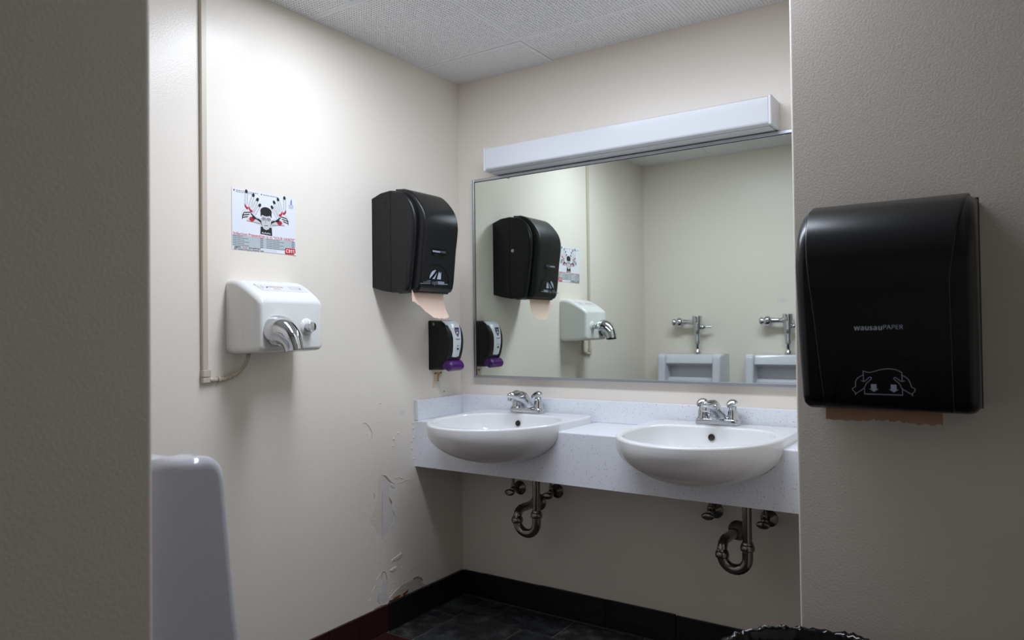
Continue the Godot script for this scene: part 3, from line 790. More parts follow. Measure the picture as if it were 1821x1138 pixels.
func dispenser_right():
	var xl := 1.785; var xr := 2.102; var y0 := 1.085; var zw := 0.95
	var xc := (xl + xr) / 2; var hw := (xr - xl) / 2
	var o := thing("towel_dispenser", "large smoky black towel dispenser on the right foreground wall", "towel dispenser", Vector3(xc, y0, zw), 0.0, "black towel dispensers")
	var Y := func(a: Array) -> Array:
		var r := []
		for p in a: r.append(Vector2(p[0], p[1] - y0))
		return r
	var m := MB.new(); m.moulded(Y.call([[0.0, 1.505], [0.028, 1.512], [0.028, 1.083], [0.0, 1.086]]), -hw - 0.002, hw + 0.002, 0.004, 3); part("rear_housing", m, M.black, o)
	var prof: Array = Y.call([[0.029, 1.512]]) + smooth(Y.call([[0.06, 1.513], [0.10, 1.505], [0.15, 1.486], [0.195, 1.445], [0.217, 1.392], [0.216, 1.345], [0.208, 1.30], [0.188, 1.175], [0.174, 1.105]]), 5) + Y.call([[0.166, 1.090], [0.15, 1.083], [0.12, 1.080], [0.029, 1.081]])
	m = MB.new(); m.moulded(prof, -hw, hw, 0.020, 8); part("side_shell", m, M.smoke, o)
	var pf: Array = Y.call([[0.05, 1.5165]]) + smooth(Y.call([[0.065, 1.517], [0.102, 1.509], [0.152, 1.490], [0.199, 1.447], [0.221, 1.392], [0.220, 1.345], [0.212, 1.30], [0.192, 1.175], [0.178, 1.106]]), 5) + Y.call([[0.168, 1.088], [0.15, 1.083], [0.12, 1.081], [0.05, 1.082]])
	m = MB.new(); m.moulded(pf, -hw + 0.012, hw - 0.012, 0.004, 4)
	for k in m.v.size():
		var q := m.v[k]; var t := clampf((1.515 - y0 - q.y) / 0.43, 0.0, 1.0)
		q.x += (0.036 * pow(t, 0.8)) * (1.0 - (q.x + hw) / (2 * hw)) - 0.032 * pow(minf(1.0, t * 2.4), 0.7) * (q.x + hw) / (2 * hw)
		m.v[k] = q
	var fc := part("front_cover", m, M.smoke, o)
	var zf := func(y: float) -> float: return 0.2125 + (y + y0 - 1.30) * 0.163
	var til := -0.1615
	text("wausau", Vector3(1.9195 - xc, 1.2495 - y0, zf.call(1.2495 - y0) + 0.0008), 0.050, M.print_grey, fc, true, til); text("PAPER", Vector3(1.9625 - xc, 1.2505 - y0, zf.call(1.2505 - y0) + 0.0008), 0.034, M.print_grey, fc, false, til)
	m = MB.new()
	var L := [[[1.907, 1.164], [1.917, 1.161], [1.929, 1.164], [1.942, 1.168], [1.954, 1.169], [1.966, 1.167], [1.975, 1.162]], [[1.907, 1.164], [1.907, 1.144]], [[1.975, 1.162], [1.975, 1.146]],
		[[1.907, 1.156], [1.896, 1.149], [1.892, 1.14], [1.892, 1.132], [1.886, 1.128], [1.888, 1.123], [1.891, 1.12], [1.891, 1.115]],
		[[1.891, 1.117], [1.907, 1.129], [1.912, 1.139], [1.92, 1.147], [1.921, 1.151], [1.917, 1.151], [1.909, 1.143], [1.903, 1.144]],
		[[1.975, 1.157], [1.984, 1.151], [1.989, 1.141], [1.991, 1.134], [1.996, 1.131], [1.996, 1.126], [1.992, 1.122], [1.992, 1.117]],
		[[1.992, 1.119], [1.975, 1.13], [1.971, 1.139], [1.962, 1.148], [1.961, 1.151], [1.964, 1.152], [1.973, 1.145], [1.979, 1.146]],
		[[1.908, 1.129], [1.908, 1.117]], [[1.975, 1.13], [1.975, 1.117]]]
	for l in L:
		var pts := []
		for p in l: pts.append(Vector2(p[0] - xc, p[1] - y0))
		line_strip(m, smooth(pts, 3) if pts.size() > 2 else pts, 0.0011, zf)
	var saw := []
	for k in 47: saw.append(Vector2(1.908 - xc + 0.067 * k / 46.0, 1.1178 - y0 + (0.0008 if k % 2 else -0.0008)))
	line_strip(m, saw, 0.0011, zf)
	for a in [1.925, 1.960]:
		flat_shape(m, [Vector2(a - xc - 0.005, 1.138 - y0), Vector2(a - xc + 0.005, 1.138 - y0), Vector2(a - xc + 0.005, 1.1285 - y0), Vector2(a - xc + 0.0085, 1.1285 - y0), Vector2(a - xc, 1.1225 - y0), Vector2(a - xc - 0.0085, 1.1285 - y0), Vector2(a - xc - 0.005, 1.1285 - y0)], zf)
	part("pull_pictogram", m, M.print_grey, fc)
	# raised arch round the pictogram
	m = MB.new(); var ar := []
	for k in 25:
		var a := PI * (1.0 - k / 24.0)
		ar.append(Vector2(1.938 - xc + cos(a) * 0.088, 1.098 - y0 + sin(a) * 0.102))
	line_strip(m, ar, 0.0022, zf, 0.0012); part("cover_ridge", m, M.gloss_black, fc)
	# paper lip
	var sh := thing("paper_towel", "brown paper towel lip showing under the right wall dispenser", "paper towel", Vector3(1.931, 1.058, 1.07))
	m = MB.new(); m.begin(); var rows := []
	for j in 4:
		var r := []
		for i in 61:
			var u := i / 60.0
			var bot := -0.002 + 0.002 * sin(u * 60.0) * (1.0 if u > 0.3 else 0.4) + (0.004 if u > 0.38 and u < 0.72 and fmod(u * 9.0, 1.0) > 0.18 else 0.0)
			r.append(Vector3(-0.107 + u * 0.214, lerpf(0.03, bot, j / 3.0), 0.004 * j / 3.0))
		rows.append(r)
	m.grid(rows)
	var br := []
	for r in rows:
		var q := []
		for p in r: q.append(p + Vector3(0, 0, -0.0007))
		q.reverse(); br.append(q)
	m.grid(br); part("sheet", m, M.kraft, sh)

func soap():
	var y0 := 1.078; var zc := 0.178
	var o := thing("soap_dispenser", "black soap dispenser with white front and purple push lever", "soap dispenser", Vector3(0, y0, zc), PI / 2)
	var Y := func(a: Array) -> Array:
		var r := []
		for p in a: r.append(Vector2(p[0], p[1] - y0))
		return r
	var hw := 0.055
	var body: Array = Y.call([[0.0, 1.305]]) + smooth(Y.call([[0.06, 1.304], [0.085, 1.297], [0.105, 1.275], [0.117, 1.245], [0.121, 1.21], [0.116, 1.165], [0.103, 1.128], [0.082, 1.105]]), 4) + Y.call([[0.068, 1.082], [0.0, 1.080]])
	var m := MB.new(); m.moulded(body, -hw, hw, 0.016, 6); part("body", m, M.black, o)
	# white shield-shaped front: drawn on the body's own curve
	var front := smooth([Vector2(0.084, 1.3015), Vector2(0.104, 1.285), Vector2(0.1175, 1.255), Vector2(0.1235, 1.215), Vector2(0.1215, 1.180), Vector2(0.114, 1.148), Vector2(0.110, 1.138)], 4)
	m = MB.new(); m.begin(); var rows := []
	for k in front.size():
		var t := float(k) / (front.size() - 1); var y: float = front[k].y
		var w := lerpf(0.051, 0.029, smoothstep(0.0, 0.85, t)) * (1.0 if t < 0.85 else sqrt(maxf(0.0, 1.0 - pow((t - 0.85) / 0.15, 2.0))))
		var r := []
		for i in 15:
			var u := -1.0 + 2.0 * i / 14.0
			r.append(Vector3(u * w, y - y0, front[k].x + 0.002 - 0.012 * pow(absf(u), 2.6) * (w / 0.051)))
		rows.append(r)
	m.grid(rows); m.orient()
	var fr := part("front_panel", m, M.soap_white, o)
	# purple lever
	var lv: Array = Y.call([[0.058, 1.126]]) + smooth(Y.call([[0.085, 1.130], [0.108, 1.124], [0.122, 1.110], [0.126, 1.096], [0.118, 1.082], [0.100, 1.076]]), 3) + Y.call([[0.085, 1.083], [0.062, 1.088]])
	m = MB.new(); m.moulded(lv, -0.050, 0.050, 0.012, 6); part("push_lever", m, M.purple, o)
	m = MB.new(); m.lathe([[0.0, 0.002], [0.006, 0.002], [0.008, 0.0]], Vector3(-hw, 1.288 - y0, 0.03), Vector3(-1, 0, 0), 14); part("lock", m, M.dull_chrome, o)
	# crest: a shield outline with a chevron and small figures, then two lines of print
	var zf := func(y: float) -> float:
		var yy := y + y0
		return 0.1185 + (1.252 - yy) * 0.14 + 0.0028
	m = MB.new()
	var c := Vector2(0.0, 1.252 - y0)
	line_strip(m, [c + Vector2(-0.012, 0.018), c + Vector2(0.012, 0.018), c + Vector2(0.012, -0.004), c + Vector2(0.0, -0.021), c + Vector2(-0.012, -0.004), c + Vector2(-0.012, 0.018)], 0.0028, zf, 0.001)
	line_strip(m, [c + Vector2(-0.011, -0.003), c + Vector2(0.0, 0.007), c + Vector2(0.011, -0.003)], 0.003, zf, 0.001)
	flat_shape(m, [c + Vector2(-0.012, 0.018), c + Vector2(0.012, 0.018), c + Vector2(0.012, 0.011), c + Vector2(-0.012, 0.011)], zf, 0.001)
	flat_shape(m, [c + Vector2(-0.004, -0.008), c + Vector2(0.004, -0.008), c + Vector2(0.0, -0.017)], zf, 0.001)
	part("crest", m, M.purple_ink, fr)
	text("Western", Vector3(0.0, 1.219 - y0, 0.1262), 0.030, M.purple_ink, fr, false, -0.05, "Droid Serif")
	m = MB.new()
	flat_shape(m, [Vector2(-0.006, 1.180 - y0), Vector2(0.006, 1.180 - y0), Vector2(0.006, 1.171 - y0), Vector2(-0.006, 1.171 - y0)], func(_y): return 0.1235, 0.001)
	part("maker_mark", m, M.ink, fr); m = MB.new(); m.begin()
	line_strip(m, [Vector2(-0.008, 1.190 - y0), Vector2(0.008, 1.190 - y0)], 0.0018, func(_y): return 0.1245, 0.001)
	part("small_print", m, M.ink, fr)

func dryer():
	var y0 := 1.188; var zc := 1.125
	var o := thing("hand_dryer", "white enamel push-button hand dryer with chrome nozzle on the left wall", "hand dryer", Vector3(0, y0, zc), PI / 2)
	# body: rounded sections from the wall plate out to the front
	var m := MB.new(); m.begin(); var rows := []
	var sec := func(d: float, hw: float, yb: float, yt: float, r: float, n := 10):
		var row := []
		for q in [[1, 1], [-1, 1], [-1, -1], [1, -1]]:
			for k in n + 1:
				var a: float = {[1, 1]: 0.0, [-1, 1]: PI / 2, [-1, -1]: PI, [1, -1]: PI * 1.5}[q] + PI / 2 * k / n
				row.append(Vector3(q[0] * (hw - r) + cos(a) * r, (yt - r if q[1] > 0 else yb + r) + sin(a) * r, d))
		rows.append(row)
	sec.call(0.0, 0.137, 1.188, 1.437, 0.022)
	sec.call(0.030, 0.138, 1.188, 1.437, 0.022)
	sec.call(0.055, 0.1375, 1.1885, 1.432, 0.022)
	sec.call(0.070, 0.137, 1.189, 1.426, 0.022)
	sec.call(0.100, 0.1355, 1.190, 1.411, 0.021)
	sec.call(0.140, 0.133, 1.193, 1.386, 0.020)
	sec.call(0.156, 0.131, 1.195, 1.374, 0.019)
	sec.call(0.165, 0.128, 1.198, 1.366, 0.018)
	sec.call(0.1695, 0.124, 1.203, 1.360, 0.016)
	sec.call(0.171, 0.118, 1.210, 1.352, 0.013)
	for r in rows:
		for k in r.size(): r[k].y -= y0
	var cap := []
	for k in rows[0].size(): cap.append(Vector3(0, 0.09, 0.1725))
	rows.append(cap)
	m.grid(rows, true); m.orient(); part("body", m, M.enamel, o)
	# data plate lying on the sloped top
	var n := Vector2(0.6, 0.8)
	var sl := atan2(0.040, 0.070)
	m = MB.new()
	m.prism(PackedVector2Array([Vector2(-0.100, 0.021), Vector2(0.104, 0.021), Vector2(0.104, -0.021), Vector2(-0.090, -0.021)]), -0.001, 0.0016, Transform3D.IDENTITY, 0.0008)
	var pl := part("data_plate", m, M.plate, o, "pale plate with faint red print"); pl.transform = Transform3D(Basis(Vector3.RIGHT, -(PI / 2 - sl - 0.06)), Vector3(0.006, 1.4075 - y0, 0.1055))
	text("WORLD DRYER", Vector3(-0.026, 0.004, 0.0018), 0.066, M.pale_red, pl, true); text("CORPORATION", Vector3(-0.024, -0.008, 0.0018), 0.030, M.pale_red, pl)
	m = MB.new()
	for k in 4: line_strip(m, [Vector2(0.03, 0.012 - 0.007 * k), Vector2(0.080, 0.012 - 0.007 * k)], 0.0016, func(_y): return 0.0016, 0.0003)
	part("small_print", m, M.pale_grey, pl); m = MB.new()
	for k in 5: line_strip(m, [Vector2(-0.082 + 0.012 * cos(k * 1.25), 0.0 + 0.012 * sin(k * 1.25)), Vector2(-0.078, 0.0)], 0.0012, func(_y): return 0.0016, 0.0003)
	part("maker_mark", m, M.pale_red, pl)
	for x in [-0.062, 0.075]:
		m = MB.new(); m.lathe([[0.0, 0.0018], [0.0022, 0.0018], [0.0026, 0.0]], Vector3(x, -0.001, 0.001), Vector3(0, 0, 1), 10); part("screw", m, M.ink, pl)
	# nozzle: a wide chrome elbow turned down and to the side
	m = MB.new(); m.begin(); rows = []
	var P := [Vector3(-0.067, 0.074, 0.166), Vector3(-0.067, 0.075, 0.186), Vector3(-0.064, 0.068, 0.208), Vector3(-0.060, 0.052, 0.226), Vector3(-0.056, 0.032, 0.236), Vector3(-0.053, 0.012, 0.240)]
	var path := smooth(P, 5); var nn := path.size()
	for k in nn:
		var t := float(k) / (nn - 1)
		var tg: Vector3 = (path[mini(k + 1, nn - 1)] - path[maxi(k - 1, 0)]).normalized()
		var u := Vector3(0.8, -0.25, 0).cross(tg).cross(tg).normalized(); u = (Vector3(0.75, 0.65, 0) - tg * tg.dot(Vector3(0.75, 0.65, 0))).normalized(); var w := tg.cross(u)
		var rr := lerpf(0.052, 0.031, smoothstep(0.0, 0.95, t))
		var r := []
		for q in 28:
			var a := TAU * q / 28
			r.append(path[k] + (u * cos(a) + w * sin(a)) * rr)
		rows.append(r)
	var last: Array = rows[rows.size() - 1]; var c: Vector3 = path[nn - 1]; var tg2: Vector3 = (path[nn - 1] - path[nn - 2]).normalized()
	var inn := []; var deep := []; var end := []
	for q in last: inn.append(c + (q - c) * 0.92); deep.append(c + (q - c) * 0.9 - tg2 * 0.03); end.append(c - tg2 * 0.03)
	m.grid(rows, true); m.orient()
	var nz := part("nozzle", m, M.chrome, o)
	m = MB.new(); m.grid([last, inn, deep, end], true); part("nozzle_mouth", m, M.ink, nz)
	# push button in a moulded boss
	m = MB.new(); m.lathe([[0.034, -0.004], [0.030, 0.004], [0.022, 0.009], [0.018, 0.010], [0.0, 0.010]], Vector3(0.056, 0.087, 0.168), Vector3(0, 0, 1), 24); part("button_boss", m, M.enamel, o)
	m = MB.new(); m.lathe([[0.0155, 0.0], [0.0155, 0.008], [0.0175, 0.009], [0.0175, 0.022], [0.0165, 0.0245], [0.0, 0.0245]], Vector3(0.056, 0.087, 0.177), Vector3(0, 0, 1), 24); part("push_button", m, M.chrome, o)

func conduit():
	var z := 1.345
	var o := thing("cable_raceway", "thin beige surface raceway running up the wall to the ceiling", "cable conduit", Vector3(0, 1.11, z), PI / 2)
	var m := MB.new(); m.box(Vector3(0, (CH - 1.14) / 2 + 0.03, 0.0065), Vector3(0.019, CH - 1.14, 0.013), 0.0015); part("channel", m, M.beige, o)
	m = MB.new(); m.box(Vector3(0.003, 0.018, 0.0085), Vector3(0.028, 0.024, 0.017), 0.002); part("end_fitting", m, M.beige, o)
	m = MB.new(); m.box(Vector3(0.004, -0.004, 0.008), Vector3(0.030, 0.018, 0.016), 0.002); m.tube([Vector3(0.014, -0.004, 0.010), Vector3(0.040, -0.004, 0.010)], 0.0085, 14); m.lathe([[0.0, 0.0], [0.011, 0.0], [0.011, 0.008], [0.0, 0.008]], Vector3(0.044, -0.004, 0.010), Vector3(1, 0, 0), 14); part("elbow", m, M.beige, o)
	# corrugated flexible conduit curving up into the dryer
	var path := smooth([Vector3(0.046, -0.004, 0.010), Vector3(0.075, -0.003, 0.012), Vector3(0.108, 0.010, 0.018), Vector3(0.132, 0.036, 0.026), Vector3(0.142, 0.064, 0.034), Vector3(0.143, 0.079, 0.036)], 26)
	var rad := []
	for k in path.size(): rad.append(0.0072 + 0.0013 * sin(k * TAU / 5.0))
	m = MB.new(); m.tube(path, rad, 12); part("flexible_conduit", m, M.flex, o)

func poster():
	var W := 640; var H := 520
	var im := Image.create(W, H, false, Image.FORMAT_RGBA8); im.fill(Color(0.90, 0.91, 0.94))
	var ink := Color(0.10, 0.10, 0.11); var red := Color(0.72, 0.10, 0.20); var grey := Color(0.66, 0.67, 0.68); var skin := Color(0.80, 0.80, 0.81)
	var poly := func(p: Array, c: Color):
		var q := PackedVector2Array(p); var b := Rect2(q[0], Vector2.ZERO)
		for v in q: b = b.expand(v)
		for y in range(maxi(0, int(b.position.y)), mini(H, int(b.end.y) + 1)):
			for x in range(maxi(0, int(b.position.x)), mini(W, int(b.end.x) + 1)):
				if Geometry2D.is_point_in_polygon(Vector2(x + 0.5, y + 0.5), q): im.set_pixel(x, y, c)
	var disc := func(c: Vector2, rx: float, ry: float, col: Color, rot := 0.0):
		var p := []
		for k in 28:
			p.append(c + Vector2(cos(TAU * k / 28) * rx, sin(TAU * k / 28) * ry).rotated(rot))
		poly.call(p, col)
	var stroke := func(a: Vector2, b: Vector2, w: float, col: Color):
		var n := (b - a).orthogonal().normalized() * w / 2
		poly.call([a + n, b + n, b - n, a - n], col)
	# top line of print
	im.fill_rect(Rect2i(16, 16, 12, 14), red); im.fill_rect(Rect2i(282, 16, 9, 12), ink)
	for y in [18, 30]:
		var x := 42
		while x < (250 if y == 18 else 190): im.fill_rect(Rect2i(x, y, 8 + (x * 7) % 13, 6), Color(0.4, 0.4, 0.45)); x += 14 + (x * 7) % 13
	var xx := 305
	while xx < 450: im.fill_rect(Rect2i(xx, 20, 9 + (xx * 5) % 11, 6), Color(0.4, 0.4, 0.45)); xx += 14 + (xx * 5) % 11
	# small tower emblem at the right
	poly.call([Vector2(584, 46), Vector2(590, 28), Vector2(596, 18), Vector2(602, 28), Vector2(604, 70), Vector2(584, 70)], Color(0.55, 0.54, 0.76))
	for k in 4: im.fill_rect(Rect2i(568, 72 + k * 9, 50, 4), Color(0.55, 0.57, 0.66))
	# arms reaching out, big hands painted black and red
	for s in [-1.0, 1.0]:
		var X := func(x: float, y: float) -> Vector2: return Vector2(330 + s * x, y)
		poly.call([X.call(30, 238), X.call(90, 222), X.call(170, 236), X.call(196, 270), X.call(120, 276), X.call(40, 300)], skin)
		poly.call([X.call(28, 262), X.call(70, 236), X.call(110, 236), X.call(60, 262), X.call(34, 300)], ink)
		stroke.call(X.call(60, 276), X.call(190, 268), 4.0, Color(0.3, 0.3, 0.3))
		# palm
		disc.call(X.call(182, 206), 62.0, 46.0, Color(0.87, 0.87, 0.88), 0.2 * s)
		for f in [[[120, 210], [62, 118]], [[140, 180], [84, 72]], [[166, 160], [124, 40]], [[196, 152], [192, 18]]]:
			var a: Vector2 = X.call(f[0][0], f[0][1]); var b: Vector2 = X.call(f[1][0], f[1][1])
			stroke.call(a, b, 27.0, Color(0.35, 0.35, 0.36)); stroke.call(a, b, 22.0, Color(0.87, 0.87, 0.88))
			disc.call(b, 13.0, 17.0, ink, (b - a).angle() + PI / 2)
		for e in [[[152, 168], 16], [[192, 148], 15]]:
			disc.call(X.call(e[0][0], e[0][1]), 14.0, e[1] * 1.7, red, 0.6 * s); disc.call(X.call(e[0][0] - 4, e[0][1] - 14), 9.0, 18.0, Color(0.87, 0.87, 0.88), 0.6 * s)
		for k in 3:
			stroke.call(X.call(150 + k * 14, 190 + k * 20), X.call(214 + k * 8, 200 + k * 22), 9.0, ink)
			stroke.call(X.call(214 + k * 8, 200 + k * 22), X.call(232, 230 + k * 14), 7.0, ink)
		disc.call(X.call(140, 248), 26.0, 20.0, red)
		disc.call(X.call(120, 232), 20.0, 12.0, ink, -0.5 * s)
		stroke.call(X.call(96, 240), X.call(150, 200), 12.0, ink)
	# shirt, face, glasses, hair
	poly.call([Vector2(276, 300), Vector2(388, 300), Vector2(392, 372), Vector2(272, 366)], ink)
	for k in 6: im.fill_rect(Rect2i(288 + k * 15, 346 + (k % 2) * 3, 10, 12), Color(0.8, 0.8, 0.82))
	poly.call([Vector2(280, 190), Vector2(384, 190), Vector2(380, 270), Vector2(358, 316), Vector2(330, 326), Vector2(302, 314), Vector2(284, 268)], skin)
	disc.call(Vector2(331, 166), 58.0, 40.0, ink); poly.call([Vector2(274, 160), Vector2(386, 160), Vector2(388, 214), Vector2(370, 196), Vector2(296, 194), Vector2(276, 216)], ink)
	for s in [-1.0, 1.0]:
		disc.call(Vector2(332 + s * 24, 232), 20.0, 13.0, ink); disc.call(Vector2(332 + s * 24, 233), 16.0, 9.5, Color(0.7, 0.7, 0.71)); disc.call(Vector2(332 + s * 24, 233), 5.0, 4.0, ink)
	stroke.call(Vector2(331, 238), Vector2(326, 268), 5.0, Color(0.5, 0.5, 0.5)); stroke.call(Vector2(312, 288), Vector2(350, 286), 6.0, Color(0.25, 0.25, 0.25))
	# table of numbers
	im.fill_rect(Rect2i(4, 398, 632, 92), Color(0.72, 0.76, 0.77))
	for rr in 6:
		for cc in 2:
			var x := 10 + cc * 325; var e := x + 90 + (rr * 53 + cc * 31) % 100
			while x < e: im.fill_rect(Rect2i(x, 403 + rr * 15, 6 + (x * 3) % 9, 6), Color(0.36, 0.38, 0.40)); x += 10 + (x * 3) % 9
			im.fill_rect(Rect2i(270 + cc * 325, 403 + rr * 15, 30, 6), Color(0.36, 0.38, 0.40))
	im.fill_rect(Rect2i(290, 500, 150, 1), ink); im.fill_rect(Rect2i(290, 512, 150, 1), ink)
	var pm := mat(Color.WHITE, 0.45); pm.albedo_texture = ImageTexture.create_from_image(im)
	var w := 0.2655; var h := 0.2105
	var o := thing("poster", "small laminated hand hygiene poster above the hand dryer", "poster", Vector3(0, 1.54, 1.1055), PI / 2)
	var m := MB.new(); var n := 16; var rows := []
	for j in n + 1:
		var r := []
		for i in n + 1:
			var u := float(i) / n; var v := float(j) / n
			var curl := maxf(0.0, u + v - 1.90) * 0.02
			r.append(Vector3((u - 0.5) * w, h * (1 - v), 0.0012 + curl))
			m.uv.append(Vector2(u, v))
		rows.append(r)
	m.begin(); m.grid(rows)
	var a0 := m.v[m.ix[0]]; var b0 := m.v[m.ix[1]]; var c0 := m.v[m.ix[2]]
	if (c0 - a0).cross(b0 - a0).z < 0:
		for k in range(0, m.ix.size(), 3):
			var t := m.ix[k + 1]; m.ix[k + 1] = m.ix[k + 2]; m.ix[k + 2] = t
	part("printed_sheet", m, pm, o)
	text("Infection Prevention is in “YOUR HANDS”", Vector3(0, h * (1 - 386.0 / 520.0), 0.0016), w * 0.965, M.red, o, false)
	text("CAMPUS", Vector3(-0.112, h * 0.044, 0.0016), 0.027, M.ink, o, true); text("POLICE", Vector3(-0.083, h * 0.044, 0.0016), 0.023, M.red, o); text("NON EMERGENCY", Vector3(-0.043, h * 0.044, 0.0016), 0.050, M.ink, o, true)
	text("SERT Student Emergency Response Team", Vector3(-0.066, h * 0.016, 0.0016), 0.118, M.ink, o)
	m = MB.new(); m.prism(PackedVector2Array([Vector2(0.086, 0.001), Vector2(0.128, 0.001), Vector2(0.131, 0.006), Vector2(0.130, 0.018), Vector2(0.126, 0.023), Vector2(0.088, 0.023), Vector2(0.085, 0.019), Vector2(0.084, 0.005)]), 0.0008, 0.0024); part("emergency_badge", m, M.red, o)
	text("C911", Vector3(0.107, 0.012, 0.0028), 0.036, M.white, o, true)

# ------------------------------------------------------------------ urinals seen in the mirror and at the left edge
func urinal(xc: float, label: String):
	var o := thing("urinal", label, "urinal", Vector3(xc, 0.42, 2.22), PI, "urinals on the rear wall")
	var m := MB.new()
	var y0 := 0.42; var hw := 0.212
	var Y := func(a: Array) -> Array:
		var r := []
		for p in a: r.append(Vector2(p[0], p[1] - y0))
		return r
	# two side cheeks
	var side: Array = Y.call([[0.0, 1.078]]) + smooth(Y.call([[0.09, 1.082], [0.115, 1.078], [0.132, 1.064], [0.139, 1.04], [0.1445, 0.98], [0.165, 0.80], [0.205, 0.60], [0.19, 0.50], [0.12, 0.43]]), 4) + Y.call([[0.0, 0.42]])
	for s in [-1.0, 1.0]:
		m.moulded(side, minf(s * hw, s * (hw - 0.046)), maxf(s * hw, s * (hw - 0.046)), 0.016, 6)
	# head between the cheeks, leaning back, then the deep recess and its floor
	m.moulded(Y.call([[0.0, 1.078], [0.085, 1.078], [0.095, 1.072], [0.112, 1.02], [0.108, 1.008], [0.03, 0.995], [0.0, 0.995]]), -hw + 0.03, hw - 0.03, 0.004, 2)
	m.moulded(Y.call([[0.0, 1.0], [0.022, 1.0], [0.03, 0.92], [0.075, 0.90], [0.08, 0.60], [0.0, 0.60]]), -hw + 0.03, hw - 0.03, 0.002, 2)
	m.moulded(Y.call([[0.0, 0.66], [0.08, 0.62], [0.16, 0.62], [0.20, 0.605], [0.205, 0.58], [0.19, 0.50], [0.12, 0.43], [0.0, 0.42]]), -hw + 0.03, hw - 0.03, 0.004, 2)
	# the flanks widen towards the wall
	for k in m.v.size():
		var p := m.v[k]
		if absf(p.x) > hw - 0.02: p.x += signf(p.x) * 0.030 * (1.0 - p.z / 0.205); m.v[k] = p
	part("body", m, M.urinal, o)
	m = MB.new(); m.lathe([[0.0, 0.006], [0.02, 0.006], [0.026, 0.0]], Vector3(0, 0.205, 0.13), Vector3.UP, 16); part("drain", m, M.chrome, o)

func flush_valve(xc: float, label: String):
	var o := thing("flush_valve", label, "flush valve", Vector3(xc, 1.085, 2.155), PI, "flush valves on the rear wall")
	# local x runs towards smaller world x
	var m := MB.new(); m.lathe([[0.022, 0.0], [0.024, 0.006], [0.020, 0.020], [0.012, 0.026], [0.010, 0.05], [0.0, 0.05]], Vector3(0, -0.006, 0), Vector3.UP, 20); part("spud_nut", m, M.chrome, o)
	m = MB.new(); m.lathe([[0.0, 0.03], [0.014, 0.03], [0.014, 0.06], [0.020, 0.065], [0.020, 0.125], [0.024, 0.135], [0.026, 0.16], [0.031, 0.20], [0.033, 0.215], [0.033, 0.252], [0.030, 0.256], [0.0, 0.257]], Vector3.ZERO, Vector3.UP, 24); part("valve_body", m, M.chrome, o)
	m = MB.new(); m.lathe([[0.025, 0.0], [0.017, 0.02], [0.0155, 0.05], [0.019, 0.07], [0.019, 0.10], [0.0, 0.10]], Vector3(0.02, 0.214, 0), Vector3(1, 0, 0), 20); m.tube([Vector3(0.125, 0.214, 0.0), Vector3(0.125, 0.214, -0.062)], 0.014, 16); part("supply_arm", m, M.chrome, o)
	m = MB.new(); m.lathe([[0.0, -0.026], [0.020, -0.023], [0.033, -0.010], [0.034, 0.008], [0.024, 0.022], [0.020, 0.028], [0.027, 0.034], [0.027, 0.044], [0.018, 0.053], [0.0, 0.055]], Vector3(0.125, 0.212, 0.0), Vector3(1, 0, 0.0), 22); part("control_stop", m, M.chrome, o)
	m = MB.new(); m.lathe([[0.012, 0.0], [0.012, 0.012], [0.017, 0.014], [0.017, 0.022], [0.012, 0.026], [0.008, 0.036], [0.0, 0.037]], Vector3(-0.02, 0.176, 0), Vector3(-1, 0, 0), 18); m.tube([Vector3(-0.05, 0.176, 0), Vector3(-0.092, 0.178, -0.014)], [0.0055, 0.0075], 10); part("flush_handle", m, M.chrome, o)

func bin():
	var o := thing("waste_bin", "round waste bin with a crumpled black bag over its rim", "waste bin", Vector3(1.843, FL + 0.004, 1.262))
	var m := MB.new(); m.lathe([[0.0, 0.0], [0.155, 0.0], [0.16, 0.006], [0.198, 0.565], [0.202, 0.57], [0.194, 0.568], [0.155, 0.02], [0.0, 0.015]], Vector3.ZERO, Vector3.UP, 40); part("bin_body", m, M.can, o)
	# bag: drapes over the rim with irregular pleats
	var nz := FastNoiseLite.new(); nz.seed = 8; nz.frequency = 1.0
	m = MB.new(); m.begin(); var rows := []
	var prof := [[0.207, 0.36], [0.209, 0.44], [0.210, 0.52], [0.211, 0.565], [0.208, 0.582], [0.200, 0.587], [0.191, 0.580], [0.185, 0.55], [0.176, 0.44], [0.165, 0.25], [0.155, 0.08], [0.0, 0.06]]
	for j in prof.size():
		var r := []
		for k in 160:
			var a := TAU * k / 160
			var f := nz.get_noise_3d(cos(a) * 9.0, sin(a) * 9.0, j * 0.55) + 0.6 * nz.get_noise_3d(cos(a) * 22.0, sin(a) * 22.0, j * 0.8 + 4.0)
			var rad: float = prof[j][0]
			if rad > 0.0: rad += f * (0.006 if j > 2 and j < 8 else 0.010)
			if j <= 4: rad = maxf(rad, prof[j][0] - 0.004)
			r.append(Vector3(cos(a) * rad, prof[j][1] + f * (0.007 if j < 9 else 0.0), sin(a) * rad))
		rows.append(r)
	m.grid(rows, true)
	part("bag", m, M.bag, o)

